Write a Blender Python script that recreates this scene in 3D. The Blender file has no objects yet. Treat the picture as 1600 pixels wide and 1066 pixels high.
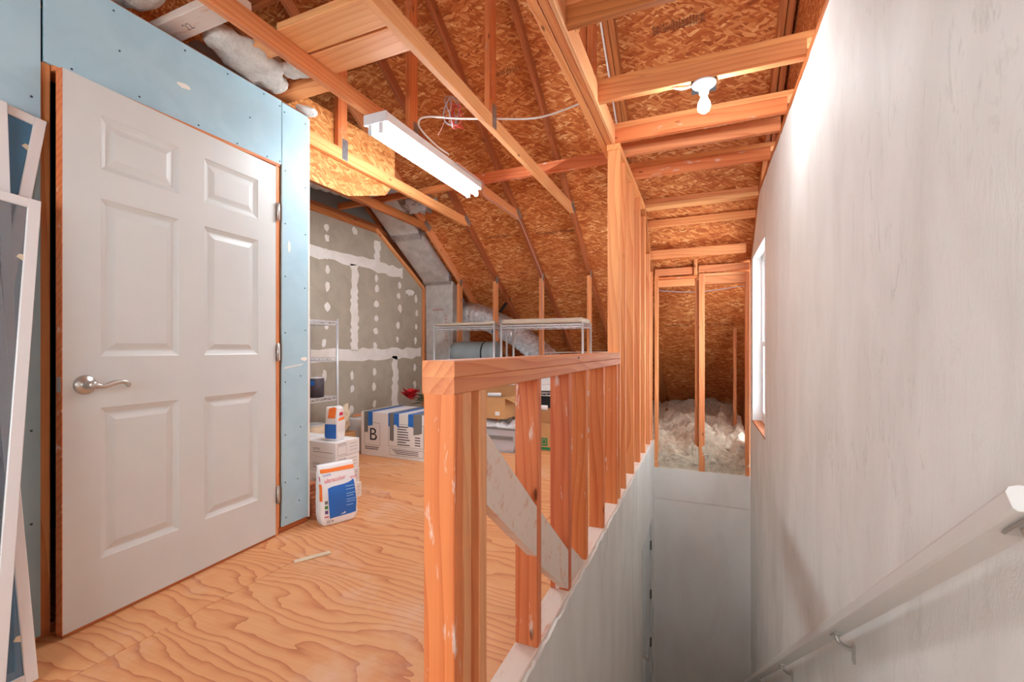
import bpy, bmesh, math, random
from mathutils import Vector, Matrix, noise
R = math.radians
sc = bpy.context.scene
COL = sc.collection
rng = random.Random(7)

# ------------------------------------------------------------------ camera
FPX = 700.0
YAW = math.atan(298.0 / FPX)
cam = bpy.data.cameras.new('camera')
cam.sensor_fit = 'HORIZONTAL'; cam.sensor_width = 36.0
cam.lens = 36.0 * FPX / 1600.0
cam.shift_y = 12.0 / 1600.0
cam.clip_start = 0.02
camo = bpy.data.objects.new('camera', cam); COL.objects.link(camo)
camo.location = (0, 0, 1.04)
camo.rotation_euler = (R(90), 0, YAW)
sc.camera = camo

# ------------------------------------------------------------------ world, light, exposure
w = bpy.data.worlds.new('world'); sc.world = w; w.use_nodes = True
bg = w.node_tree.nodes['Background']
bg.inputs[0].default_value = (0.84, 0.945, 1.0, 1)
bg.inputs[1].default_value = 14.0
TUBE_STRENGTH = 80.0
BULB_STRENGTH = 270.0
sc.view_settings.view_transform = 'Standard'
sc.view_settings.look = 'None'
sc.view_settings.exposure = 0.12
sc.view_settings.gamma = 1.0
sc.view_settings.use_curve_mapping = False
sc.cycles.use_denoising = True
sc.cycles.max_bounces = 7
sc.cycles.diffuse_bounces = 5
sc.cycles.glossy_bounces = 2
sc.cycles.use_adaptive_sampling = True
sc.cycles.adaptive_threshold = 0.05
sc.cycles.transparent_max_bounces = 6
sc.cycles.sample_clamp_indirect = 6.0

# ------------------------------------------------------------------ material helpers
def srgb(r, g, b):
    f = lambda c: (c / 255 / 12.92) if c / 255 <= 0.04045 else ((c / 255 + 0.055) / 1.055) ** 2.4
    return (f(r), f(g), f(b), 1)
class NT:
    def __init__(s, name, rough=0.6, metal=0.0, spec=0.5):
        s.m = bpy.data.materials.new(name); s.m.use_nodes = True
        s.t = s.m.node_tree; s.b = s.t.nodes['Principled BSDF']
        s.b.inputs['Roughness'].default_value = rough
        s.b.inputs['Metallic'].default_value = metal
        s.b.inputs['Specular IOR Level'].default_value = spec
    def n(s, typ, ins=None, **props):
        d = s.t.nodes.new(typ)
        for k, v in props.items(): setattr(d, k, v)
        for k, v in (ins or {}).items():
            if hasattr(v, 'is_output') or isinstance(v, bpy.types.NodeSocket): s.t.links.new(v, d.inputs[k])
            else: d.inputs[k].default_value = v
        return d
    def link(s, a, b): s.t.links.new(a, b)
    def ramp(s, fac, stops):
        d = s.t.nodes.new('ShaderNodeValToRGB'); e = d.color_ramp.elements
        while len(e) > 1: e.remove(e[-1])
        e[0].position = stops[0][0]; e[0].color = stops[0][1]
        for p, c in stops[1:]:
            q = e.new(p); q.color = c
        s.link(fac, d.inputs[0]); return d.outputs[0]
    def mix(s, fac, a, b, mode='MIX'):
        d = s.t.nodes.new('ShaderNodeMix'); d.data_type = 'RGBA'; d.blend_type = mode
        for k, v in ((0, fac), (6, a), (7, b)):
            if isinstance(v, bpy.types.NodeSocket): s.link(v, d.inputs[k])
            else: d.inputs[k].default_value = v
        return d.outputs[2]
    def math(s, op, a, b=0.0, c=0.0):
        d = s.t.nodes.new('ShaderNodeMath'); d.operation = op
        for k, v in ((0, a), (1, b), (2, c)):
            if isinstance(v, bpy.types.NodeSocket): s.link(v, d.inputs[k])
            else: d.inputs[k].default_value = v
        return d.outputs[0]
    def coords(s, scale=(1, 1, 1), rand=40.0, rot=(0, 0, 0)):
        tc = s.n('ShaderNodeTexCoord'); v = tc.outputs['Object']
        if rand:
            oi = s.n('ShaderNodeObjectInfo')
            r = s.math('MULTIPLY', oi.outputs['Random'], rand)
            a = s.n('ShaderNodeVectorMath', {0: v, 1: r}, operation='ADD'); v = a.outputs[0]
        mp = s.n('ShaderNodeMapping', {'Vector': v, 'Scale': scale, 'Rotation': rot}); return mp.outputs[0]
    def noise(s, vec, scale, detail=3, rough=0.5, dist=0.0):
        return s.n('ShaderNodeTexNoise', {'Vector': vec, 'Scale': scale, 'Detail': detail, 'Roughness': rough, 'Distortion': dist}).outputs[0]
    def bump(s, h, strength=0.3, dist=0.002):
        d = s.n('ShaderNodeBump', {'Height': h, 'Strength': strength, 'Distance': dist})
        s.link(d.outputs[0], s.b.inputs['Normal'])
    def color(s, c):
        if isinstance(c, bpy.types.NodeSocket): s.link(c, s.b.inputs['Base Color'])
        else: s.b.inputs['Base Color'].default_value = c
        return s
M = {}
def plain(name, c, rough=0.6, metal=0.0, spec=0.5, var=0.0, scale=20.0, bump=0.0):
    t = NT(name, rough, metal, spec)
    if var or bump:
        v = t.coords(); nz = t.noise(v, scale, 4)
        if var:
            dk = tuple(x * (1 - var) for x in c[:3]) + (1,)
            lt = tuple(min(1, x * (1 + var)) for x in c[:3]) + (1,)
            t.color(t.ramp(nz, [(0.3, dk), (0.7, lt)]))
        else: t.color(c)
        if bump: t.bump(nz, bump, 0.004)
    else: t.color(c)
    M[name] = t.m; return t

def lumber(name, light, dark, tone=0.25, paint=0.0):
    t = NT(name, 0.55, 0, 0.35)
    oi = t.n('ShaderNodeObjectInfo')
    warp = t.noise(t.coords((0.55, 3.5, 3.5), 37.0), 1.6, 1)
    # growth rings: gently warped bands, stretched along the board
    off = t.n('ShaderNodeCombineXYZ', {0: 0.0, 1: t.math('MULTIPLY', warp, 0.13), 2: t.math('MULTIPLY', warp, 0.05)})
    vv = t.n('ShaderNodeVectorMath', {0: t.coords((0.03, 1, 1), 3.1), 1: off.outputs[0]}, operation='ADD').outputs[0]
    ring = t.n('ShaderNodeTexWave', {'Vector': vv, 'Scale': 17.0, 'Distortion': 0.0}, wave_type='BANDS', bands_direction='DIAGONAL', wave_profile='SAW').outputs[1]
    fine = t.noise(t.coords((3, 120, 120), 37.0), 1.0, 2, 0.6)
    patch = t.noise(t.coords((1.0, 7, 7), 37.0), 1.4, 2)
    k = t.math('ADD', t.math('MULTIPLY', t.math('POWER', ring, 2.5), 0.30), t.math('MULTIPLY', fine, 0.30))
    k = t.math('ADD', k, t.math('MULTIPLY', patch, 0.55))
    c = t.ramp(k, [(0.25, light), (0.55, tuple((a * 0.6 + b * 0.4) for a, b in zip(light, dark))), (0.95, dark)])
    hs = t.n('ShaderNodeHueSaturation', {'Hue': t.math('ADD', t.math('MULTIPLY', oi.outputs['Random'], 0.012), 0.493), 'Saturation': 1.0,
             'Value': t.math('ADD', t.math('MULTIPLY', oi.outputs['Random'], tone * 2), 1 - tone), 'Color': c}).outputs[0]
    vo = t.n('ShaderNodeTexVoronoi', {'Vector': t.coords((1.4, 4.6, 4.6), 37.0), 'Scale': 2.2, 'Randomness': 1.0}).outputs[0]
    kn = t.ramp(vo, [(0.0, (1, 1, 1, 1)), (0.05, (0.8, 0.8, 0.8, 1)), (0.085, (0, 0, 0, 1))])
    hs = t.mix(kn, hs, tuple(x * 0.32 for x in dark[:3]) + (1,))
    if paint:
        sp = t.noise(t.coords((3.0, 14, 14), 37.0), 1.6, 4, 0.7)
        hs = t.mix(t.ramp(sp, [(0.62 - paint, (0, 0, 0, 1)), (0.70 - paint * 0.8, (0.85, 0.85, 0.85, 1))]), hs, srgb(236, 220, 208))
    t.color(hs)
    M[name] = t.m
lumber('wood', srgb(238, 166, 108), srgb(200, 102, 52), 0.10)
lumber('wood_light', srgb(242, 182, 126), srgb(216, 134, 80), 0.06)
lumber('wood_red', srgb(228, 138, 84), srgb(186, 78, 38), 0.08, 0.01)
lumber('wood_brown', srgb(192, 112, 62), srgb(124, 60, 30), 0.12)
lumber('wood_whitewash', srgb(232, 192, 164), srgb(200, 132, 98), 0.04, 0.31)
lumber('wood_maroon', srgb(150, 66, 40), srgb(92, 34, 22), 0.08)

def osb(name, stops, seed):
    t = NT(name, 0.7, 0, 0.3)
    v = t.coords((1, 1, 1), 9.0 + seed)
    wz = t.n('ShaderNodeTexNoise', {'Vector': v, 'Scale': 9.0, 'Detail': 1.0})
    v2 = t.n('ShaderNodeVectorMath', {0: v, 1: t.n('ShaderNodeVectorMath', {0: wz.outputs[1], 'Scale': 0.045}, operation='SCALE').outputs[0]}, operation='ADD').outputs[0]
    lay = []
    for i, (ang, sc_) in enumerate(((0.25, (11, 60, 60)), (-0.55, (15, 80, 80)))):
        rt = t.n('ShaderNodeMapping', {'Vector': v2, 'Rotation': (0, 0, ang), 'Location': (i * 3.3, i * 1.7, 0)}).outputs[0]
        mp = t.n('ShaderNodeMapping', {'Vector': rt, 'Scale': sc_}).outputs[0]
        vo = t.n('ShaderNodeTexVoronoi', {'Vector': mp, 'Scale': 1.0}, voronoi_dimensions='3D')
        lay.append(t.n('ShaderNodeSeparateColor', {0: vo.outputs['Color']}).outputs[0])
    big = t.noise(v, 2.6, 3, 0.6)
    sel = t.math('GREATER_THAN', lay[1], 0.55)
    b = t.n('ShaderNodeMix', {0: sel, 2: lay[0], 3: t.math('SUBTRACT', t.math('MULTIPLY', lay[1], 1.8), 0.85)}).outputs[0]
    b = t.math('ADD', t.math('MULTIPLY', b, 0.75), t.math('MULTIPLY', big, 0.45))
    t.color(t.ramp(b, stops))
    M[name] = t.m
osb('osb', [(0.05, srgb(122, 54, 22)), (0.3, srgb(170, 86, 38)), (0.62, srgb(194, 108, 54)), (0.9, srgb(222, 150, 90)), (1.1, srgb(240, 190, 132))], 0)
osb('osb_yellow', [(0.0, srgb(140, 74, 34)), (0.35, srgb(182, 108, 54)), (0.7, srgb(208, 138, 78)), (1.0, srgb(226, 172, 112))], 3)

def plywood():
    t = NT('plywood', 0.5, 0, 0.4)
    v = t.coords((1, 1, 1), 11.0)
    wz = t.noise(t.coords((0.55, 1.5, 1), 11.0), 1.5, 2, 0.5)
    wy = t.noise(t.coords((3.5, 9, 1), 11.0), 1.5, 2, 0.5)
    dy = t.math('ADD', t.math('MULTIPLY', wz, 0.62), t.math('MULTIPLY', wy, 0.06))
    vv = t.n('ShaderNodeVectorMath', {0: t.coords((0.06, 0.95, 0), 11.0, (0, 0, 0.15)), 1: t.n('ShaderNodeCombineXYZ', {0: 0.0, 1: dy, 2: 0.0}).outputs[0]}, operation='ADD').outputs[0]
    ring = t.n('ShaderNodeTexWave', {'Vector': vv, 'Scale': 6.5, 'Distortion': 0.0}, wave_type='BANDS', bands_direction='Y', wave_profile='SAW').outputs[1]
    fine = t.noise(t.coords((5, 90, 1), 11.0), 1.0, 2)
    big = t.noise(v, 1.1, 3, 0.6)
    k = t.math('ADD', t.math('MULTIPLY', t.math('POWER', ring, 4.0), 0.50), t.math('MULTIPLY', fine, 0.26))
    k = t.math('ADD', k, t.math('MULTIPLY', big, 0.40))
    c = t.ramp(k, [(0.22, srgb(230, 170, 118)), (0.48, srgb(219, 148, 96)), (0.80, srgb(194, 114, 68)), (1.0, srgb(170, 94, 56))])
    dust = t.noise(v, 2.3, 5, 0.7)
    c = t.mix(t.ramp(dust, [(0.52, (0, 0, 0, 1)), (0.78, (0.5, 0.5, 0.5, 1))]), c, srgb(232, 206, 184))
    spk = t.n('ShaderNodeTexVoronoi', {'Vector': v, 'Scale': 9.0}).outputs[0]
    c = t.mix(t.ramp(spk, [(0.02, (0.6, 0.6, 0.6, 1)), (0.05, (0, 0, 0, 1))]), c, srgb(96, 62, 44))
    t.color(c); M['plywood'] = t.m
plywood()

def plaster(name, base, dark, bump=0.5, vert=True, pits=None):
    t = NT(name, 0.62, 0, 0.3)
    v = t.coords((1, 1, 1), 5.0)
    sm = t.noise(t.coords((1.7, 1.7, 0.7) if vert else (3, 3, 3), 5.0), 2.0, 3, 0.55, 0.6)
    t.color(t.ramp(sm, [(0.32, dark), (0.62, base)]))
    if pits:
        # rough trowel marks left in the upper part of the skim coat
        pt_ = t.noise(t.coords((7, 7, 2.2), 5.0), 3.0, 5, 0.75, 0.8)
        msk = t.noise(t.coords((1, 1, 0.8), 5.0), 1.3, 2)
        f = t.math('MULTIPLY', t.ramp(pt_, [(0.56, (0, 0, 0, 1)), (0.66, (1, 1, 1, 1))]), t.ramp(msk, [(0.40, (0, 0, 0, 1)), (0.60, (0.38, 0.38, 0.38, 1))]))
        c = t.mix(f, t.b.inputs['Base Color'].links[0].from_socket, pits); t.color(c)
        t.bump(pt_, bump, 0.006)
    elif bump: t.bump(sm, bump, 0.006)
    M[name] = t.m
plaster('plaster', srgb(232, 230, 225), srgb(220, 217, 211), 0.45, True, srgb(178, 174, 164))
plaster('drywall_white', srgb(240, 237, 233), srgb(231, 227, 222), 0.12)
plaster('drywall_grey', srgb(182, 171, 154), srgb(170, 159, 142), 0.05, False)
plaster('drywall_blue', srgb(178, 209, 222), srgb(170, 202, 217), 0.03, False)
plaster('mud', srgb(250, 247, 242), srgb(240, 235, 227), 0.2, False)
plain('door_paint', srgb(214, 218, 217), 0.42, var=0.02, scale=6)
plain('vinyl', srgb(238, 238, 238), 0.35)
plain('alu_white', srgb(232, 230, 230), 0.35)
plain('nickel', srgb(196, 192, 186), 0.3, 0.75)
plain('steel_dark', srgb(120, 116, 110), 0.4, 1.0)
plain('galv', srgb(170, 176, 182), 0.4, 0.9, var=0.25, scale=60)
plain('chrome', srgb(224, 226, 230), 0.3, 0.45)
plain('screw', srgb(60, 76, 92), 0.5)
plain('black', srgb(22, 22, 24), 0.5)
plain('ink', srgb(46, 44, 48), 0.7)
plain('ink_grey', srgb(120, 116, 118), 0.7)
plain('cardboard', srgb(196, 146, 96), 0.75, var=0.06, scale=9)
plain('cardboard_dark', srgb(176, 122, 76), 0.75, var=0.06, scale=9)
plain('carton_white', srgb(236, 232, 230), 0.6, var=0.02, scale=5)
plain('tape_blue', srgb(40, 112, 196), 0.45)
plain('tape_grey', srgb(122, 118, 114), 0.5)
plain('bag_white', srgb(240, 238, 238), 0.4, var=0.02, scale=8)
plain('bag_orange', srgb(244, 124, 44), 0.42)
plain('bag_blue', srgb(34, 104, 190), 0.42)
plain('bag_lightblue', srgb(150, 190, 226), 0.42)
plain('bag_red', srgb(206, 40, 80), 0.42)
plain('bag_green', srgb(66, 140, 70), 0.42)
plain('purple', srgb(96, 70, 130), 0.5)
plain('green_strap', srgb(30, 120, 66), 0.6)
plain('leaf', srgb(34, 70, 36), 0.6)
plain('petal', srgb(196, 24, 34), 0.6)
plain('grey_wrap', srgb(150, 158, 160), 0.6, var=0.05, scale=10)
plain('paper', srgb(206, 190, 172), 0.8, var=0.06, scale=8, bump=0.3)
plain('sheet_white', srgb(232, 228, 228), 0.7, var=0.04, scale=8)
plain('cream_bag', srgb(222, 204, 176), 0.6, var=0.1, scale=14, bump=0.4)
plain('cable', srgb(232, 226, 222), 0.5)
plain('wire_red', srgb(190, 40, 44), 0.5)
plain('wire_pink', srgb(196, 150, 140), 0.5)
plain('wire_grey', srgb(160, 158, 170), 0.5)
plain('porcelain', srgb(238, 238, 240), 0.25)
plain('housing', srgb(226, 228, 232), 0.35)
plain('brick_brown', srgb(168, 96, 62), 0.7, var=0.12, scale=20)
plain('pale_bounce', srgb(214, 206, 194), 0.9, var=0.05, scale=40)  # pale colour for the unseen stairs, added to bounce light in the stairwell
plain('concrete', srgb(170, 164, 156), 0.8, var=0.06, scale=6)
plain('rubber', srgb(28, 28, 30), 0.7)
plain('can_label', srgb(70, 64, 72), 0.45, var=0.25, scale=25)
t = NT('foil', 0.36, 0.8); v = t.coords((1, 1, 1), 4.0)
nz = t.noise(v, 26.0, 5, 0.65, 0.6); t.color(t.ramp(nz, [(0.3, srgb(180, 180, 184)), (0.7, srgb(240, 240, 242))])); t.bump(nz, 0.9, 0.02); M['foil'] = t.m
t = NT('ductboard', 0.42, 0.12); v = t.coords((1, 1, 1), 4.0)
nz = t.noise(v, 8.0, 5, 0.65); t.color(t.ramp(nz, [(0.3, srgb(186, 180, 178)), (0.7, srgb(222, 218, 214))])); t.bump(nz, 0.3, 0.01); M['ductboard'] = t.m
t = NT('insulation', 0.95, 0, 0.1); v = t.coords((1, 1, 1), 0)
nz = t.noise(v, 22.0, 6, 0.75); t.color(t.ramp(nz, [(0.25, srgb(176, 158, 136)), (0.5, srgb(222, 206, 184)), (0.75, srgb(246, 236, 218))])); t.bump(nz, 0.9, 0.03); M['insulation'] = t.m
t = NT('batt', 0.95, 0, 0.1); v = t.coords((1, 1, 1), 0)
nz = t.noise(v, 14.0, 6, 0.75); t.color(t.ramp(nz, [(0.3, srgb(206, 198, 188)), (0.7, srgb(244, 240, 234))])); t.bump(nz, 0.8, 0.03); M['batt'] = t.m
def emis(name, c, s):
    t = NT(name); t.b.inputs['Base Color'].default_value = (0.9, 0.9, 0.9, 1)
    t.b.inputs['Emission Color'].default_value = c; t.b.inputs['Emission Strength'].default_value = s; M[name] = t.m
emis('tube', (0.84, 0.945, 1.0, 1), TUBE_STRENGTH)
emis('bulb', (0.88, 0.95, 1.0, 1), BULB_STRENGTH)
t = NT('glass', 0.02); t.b.inputs['Transmission Weight'].default_value = 1.0; t.b.inputs['IOR'].default_value = 1.02; M['glass'] = t.m
t = NT('screen_mesh', 0.6); t.color(srgb(120, 124, 130)); t.b.inputs['Alpha'].default_value = 0.45; M['screen_mesh'] = t.m
t = NT('screen_glass', 0.15); t.color(srgb(86, 140, 176)); t.b.inputs['Alpha'].default_value = 0.55; M['screen_glass'] = t.m
t = NT('clear_plastic', 0.25); t.color(srgb(206, 206, 214)); t.b.inputs['Alpha'].default_value = 0.55; M['clear_plastic'] = t.m

# ------------------------------------------------------------------ geometry helpers
WL = {}
def tag(o, label=None, cat=None, group=None, kind=None):
    if label: o['label'] = label
    if cat: o['category'] = cat
    if group: o['group'] = group
    if kind: o['kind'] = kind
    return o
def empty(name, loc, label=None, cat=None, group=None, kind=None):
    o = bpy.data.objects.new(name, None); o.empty_display_size = 0.1
    COL.objects.link(o); o.location = loc; WL[o.name] = Vector(loc)
    return tag(o, label, cat, group, kind)
def place(o, parent, M4):
    """put object at world matrix M4 under an unrotated parent"""
    COL.objects.link(o)
    if parent is not None:
        o.parent = parent
        # parent world matrix
        o.matrix_basis = PW(parent).inverted() @ M4
    else: o.matrix_basis = M4
    WM[o.name] = M4.copy()
    return o
WM = {}
def PW(p):
    if p.name in WM: return WM[p.name]
    return Matrix.Translation(WL[p.name])
def mesh(name, verts, faces, mat, parent=None, M4=None, smooth=False):
    me = bpy.data.meshes.new(name); me.from_pydata([tuple(v) for v in verts], [], faces); me.update()
    if smooth: me.polygons.foreach_set('use_smooth', [True] * len(me.polygons))
    for m_ in (mat if isinstance(mat, (list, tuple)) else [mat]): me.materials.append(M[m_])
    o = bpy.data.objects.new(name, me)
    return place(o, parent, M4 if M4 is not None else Matrix())
def centered(verts):
    xs = [Vector(v) for v in verts]
    lo = Vector((min(v[i] for v in xs) for i in range(3))); hi = Vector((max(v[i] for v in xs) for i in range(3)))
    c = (lo + hi) / 2; c.z = lo.z
    return [v - c for v in xs], Matrix.Translation(c)
def wmesh(name, verts, faces, mat, parent=None, smooth=False, frame=None):
    """verts in world coordinates (or in frame); the object's origin goes to its own base"""
    v, T = centered(verts)
    return mesh(name, v, faces, mat, parent, (frame @ T) if frame is not None else T, smooth)
def beam(name, a, b, wd, dp, mat, parent=None, up=(0, 0, 1), ch=0.003):
    """lumber from a to b (centre line), wd across, dp along up; local x is the grain"""
    a = Vector(a); b = Vector(b); x = (b - a); L = x.length; x.normalize()
    y = Vector(up).cross(x); y.normalize(); z = x.cross(y)
    h, k, c = wd / 2, dp / 2, ch
    pr = [(-h + c, -k), (h - c, -k), (h, -k + c), (h, k - c), (h - c, k), (-h + c, k), (-h, k - c), (-h, -k + c)]
    vs = [(-L / 2, p[0], p[1]) for p in pr] + [(L / 2, p[0], p[1]) for p in pr]
    fs = [tuple(range(7, -1, -1)), tuple(range(8, 16))] + [(i, (i + 1) % 8, 8 + (i + 1) % 8, 8 + i) for i in range(8)]
    m4 = Matrix((x, y, z)).transposed().to_4x4(); m4.translation = (a + b) / 2
    return mesh(name, vs, fs, mat, parent, m4)
def cbox(name, x0, x1, y0, y1, z0, z1, mat, parent=None, ch=0.0, frame=None):
    """axis aligned (in frame) box, all edges chamfered"""
    c = Vector(((x0 + x1) / 2, (y0 + y1) / 2, (z0 + z1) / 2)); hx, hy, hz = (x1 - x0) / 2, (y1 - y0) / 2, (z1 - z0) / 2
    m4 = Matrix.Translation(c)
    if frame is not None: m4 = frame @ m4
    if ch <= 0:
        vs = [(sx * hx, sy * hy, sz * hz) for sx in (-1, 1) for sy in (-1, 1) for sz in (-1, 1)]
        fs = [(0, 1, 3, 2), (4, 6, 7, 5), (0, 4, 5, 1), (2, 3, 7, 6), (0, 2, 6, 4), (1, 5, 7, 3)]
        return mesh(name, vs, fs, mat, parent, m4)
    bm = bmesh.new(); bmesh.ops.create_cube(bm, size=1.0)
    for v in bm.verts: v.co = (v.co.x * 2 * hx, v.co.y * 2 * hy, v.co.z * 2 * hz)
    bmesh.ops.bevel(bm, geom=bm.edges[:], offset=ch, segments=2, affect='EDGES', profile=0.6)
    me = bpy.data.meshes.new(name); bm.to_mesh(me); bm.free(); me.materials.append(M[mat])
    return place(bpy.data.objects.new(name, me), parent, m4)
def bmobj(name, bm, mat, parent=None, smooth=False, frame=None):
    """bmesh in world coordinates"""
    vs = [v.co.copy() for v in bm.verts]; bm.verts.index_update()
    fs = [[v.index for v in f.verts] for f in bm.faces]; bm.free()
    return wmesh(name, vs, fs, mat, parent, smooth, frame)
def extrude_polys(name, polys, to3, thick, mat, parent=None):
    """polys: 2d polygons sharing corners; to3(p, d) maps a 2d point and depth (0 front, thick back)"""
    idx = {}; pts = []
    def key(p):
        k = (round(p[0], 5), round(p[1], 5))
        if k not in idx: idx[k] = len(pts); pts.append(p)
        return idx[k]
    F = [[key(p) for p in poly] for poly in polys]; n = len(pts)
    vs = [to3(p, 0) for p in pts] + [to3(p, thick) for p in pts]
    fs = [tuple(f) for f in F] + [tuple(i + n for i in reversed(f)) for f in F]
    cnt = {}
    for f in F:
        for i in range(len(f)):
            e = (f[i], f[(i + 1) % len(f)]); cnt[e] = 1
    for (i, j) in cnt:
        if (j, i) not in cnt: fs.append((j, i, i + n, j + n))
    return wmesh(name, vs, fs, mat, parent)
def tube(name, pts, r, mat, parent=None, seg=8, cap=True, frame=None):
    pts = [Vector(p) for p in pts]; vs = []; fs = []; n = len(pts)
    rs = r if isinstance(r, (list, tuple)) else [r] * n
    prev = None
    for i, p in enumerate(pts):
        d = (pts[min(i + 1, n - 1)] - pts[max(i - 1, 0)]).normalized()
        if prev is None:
            u = d.cross(Vector((0, 0, 1)) if abs(d.z) < 0.9 else Vector((1, 0, 0))).normalized()
        else: u = (prev - d * prev.dot(d)).normalized()
        prev = u; v = d.cross(u)
        for k in range(seg):
            a = 2 * math.pi * k / seg; vs.append(p + (u * math.cos(a) + v * math.sin(a)) * rs[i])
    for i in range(n - 1):
        for k in range(seg):
            fs.append((i * seg + k, i * seg + (k + 1) % seg, (i + 1) * seg + (k + 1) % seg, (i + 1) * seg + k))
    if cap: fs += [tuple(range(seg - 1, -1, -1)), tuple(range((n - 1) * seg, n * seg))]
    o = wmesh(name, vs, fs, mat, parent, True, frame)
    return o
def spline(pts, n=8):
    P = [Vector(p) for p in pts]; out = []
    for i in range(len(P) - 1):
        a, b, c, d = P[max(i - 1, 0)], P[i], P[i + 1], P[min(i + 2, len(P) - 1)]
        for k in range(n):
            t_ = k / n
            out.append(0.5 * ((2 * b) + (c - a) * t_ + (2 * a - 5 * b + 4 * c - d) * t_ ** 2 + (3 * b - a - 3 * c + d) * t_ ** 3))
    out.append(P[-1]); return out
def lathe(name, prof, mat, parent=None, M4=None, seg=24, smooth=True):
    vs = []; fs = []
    for r, z in prof:
        for k in range(seg):
            a = 2 * math.pi * k / seg; vs.append((r * math.cos(a), r * math.sin(a), z))
    for i in range(len(prof) - 1):
        for k in range(seg):
            fs.append((i * seg + k, i * seg + (k + 1) % seg, (i + 1) * seg + (k + 1) % seg, (i + 1) * seg + k))
    fs += [tuple(range(seg - 1, -1, -1)), tuple(range((len(prof) - 1) * seg, len(prof) * seg))]
    return mesh(name, vs, fs, mat, parent, M4, smooth)
def text(name, s, size, mat, parent, frame, width=None, bold=0.0):
    cu = bpy.data.curves.new(name, 'FONT'); cu.body = s; cu.size = size; cu.offset = bold; cu.align_x = 'LEFT'
    tmp = bpy.data.objects.new(name, cu)
    me = bpy.data.meshes.new_from_object(tmp); bpy.data.objects.remove(tmp); me.name = name
    if width and len(me.vertices):
        xs = [v.co.x for v in me.vertices]; k = width / max(1e-6, max(xs) - min(xs))
        for v in me.vertices: v.co.x *= k
    me.materials.clear(); me.materials.append(M[mat])
    return place(bpy.data.objects.new(name, me), parent, frame)
def rects(name, rs, mat, parent, frame, d=0.0008):
    vs = []; fs = []
    for x0, x1, z0, z1 in rs:
        i = len(vs); vs += [(x0, z0, d), (x1, z0, d), (x1, z1, d), (x0, z1, d)]; fs.append((i, i + 1, i + 2, i + 3))
    o = mesh(name, vs, fs, mat, parent, frame)
    if len(rs) > 1: o['kind'] = 'stuff'
    return o
def outline(x0, x1, z0, z1, w_=0.002):
    return [(x0, x1, z0, z0 + w_), (x0, x1, z1 - w_, z1), (x0, x0 + w_, z0, z1), (x1 - w_, x1, z0, z1)]
def face_frame(origin, xdir, up=(0, 0, 1)):
    """frame whose local xy is the printed face: x along xdir, y up"""
    x = Vector(xdir).normalized(); y = Vector(up); y = (y - x * y.dot(x)).normalized(); z = x.cross(y)
    m4 = Matrix((x, y, z)).transposed().to_4x4(); m4.translation = Vector(origin); return m4

# ------------------------------------------------------------------ shell constants
ZC = 2.41                      # underside of the tie beams
YJ, YK = 4.40, 5.13            # tie beam meets rafter; front of the knee wall
SL = 0.66                      # roof slope
rb = lambda y: ZC - SL * (y - YJ)            # underside of rafters
rs_ = lambda y: rb(y) + 0.107                # underside of sheathing
YR = 1.0                       # ridge
YE = 8.1                       # eave
Y0 = -1.6                      # the shell is modelled back to here
XS0, XS1, XP = -0.590, -0.508, -0.495        # stair stud wall, plaster face
XR = 0.45                      # stairwell's other wall
XD = -2.18                     # wall with the door
XG = -3.50                     # taped gable wall
YF = 5.20                      # end wall of the stairwell
ZB = -2.75                     # foot of the stairs

# ------------------------------------------------------------------ floor
fl = empty('floor', (-1.4, 1.5, 0), 'bare plywood attic floor with dark grain and dust', 'floor', kind='structure')
ys = [Y0, 0.42, 1.64, 2.86, 4.08, 5.2]
for i in range(5):
    cuts = [-3.6, -2.44 + (0.6 if i % 2 else 0), -0.597] if i % 2 else [-3.6, -1.55 if False else -2.9, -0.597]
    for j in range(len(cuts) - 1):
        cbox('plywood_sheet', cuts[j] + 0.0012, cuts[j + 1] - 0.0012, ys[i] + 0.0012, ys[i + 1] - 0.0012, -0.02, 0, 'plywood', fl, 0.0015)
cbox('plywood_sheet', -0.597, XR, Y0, 0.84, -0.02, 0, 'plywood', fl, 0.0015)
cbox('subfloor', -3.6, -0.5, Y0, 5.2, -0.28, -0.021, 'wood_brown', fl)
cbox('subfloor', -0.5, XR, Y0, 0.82, -0.28, -0.021, 'wood_brown', fl)
cbox('attic_deck', -3.75, 0.6, 5.31, 8.4, -0.36, -0.32, 'wood_brown', fl)

# ------------------------------------------------------------------ roof deck
rf = empty('roof', (-1.5, 4, 2.5), 'oriented strand board roof deck seen from below', 'roof', kind='structure')
sl_len = math.sqrt(1 + SL * SL)
xdir = Vector((1, 0, 0)); ydir = Vector((0, 1, -SL)).normalized(); nrm = xdir.cross(ydir)
def osb_sheet(x0, x1, y0, y1, back=False):
    yd = Vector((0, 1, SL if back else -SL)).normalized(); nn = xdir.cross(yd)
    zf = (lambda y: rs_(2 * YR - y)) if back else rs_
    c = Vector(((x0 + x1) / 2, (y0 + y1) / 2, (zf(y0) + zf(y1)) / 2)) + nn * 0.006
    m4 = Matrix((xdir, yd, nn)).transposed().to_4x4(); m4.translation = c
    hx, hy, hz = (x1 - x0) / 2 - 0.0015, (y1 - y0) / 2 * sl_len - 0.0015, 0.006
    vs = [(sx * hx, sy * hy, sz * hz) for sx in (-1, 1) for sy in (-1, 1) for sz in (-1, 1)]
    fs = [(0, 1, 3, 2), (4, 6, 7, 5), (0, 4, 5, 1), (2, 3, 7, 6), (0, 2, 6, 4), (1, 5, 7, 3)]
    return mesh('osb_sheet', vs, fs, 'osb', rf, m4)
dy = 1.22 / sl_len
y = YE; row = 0
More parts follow.
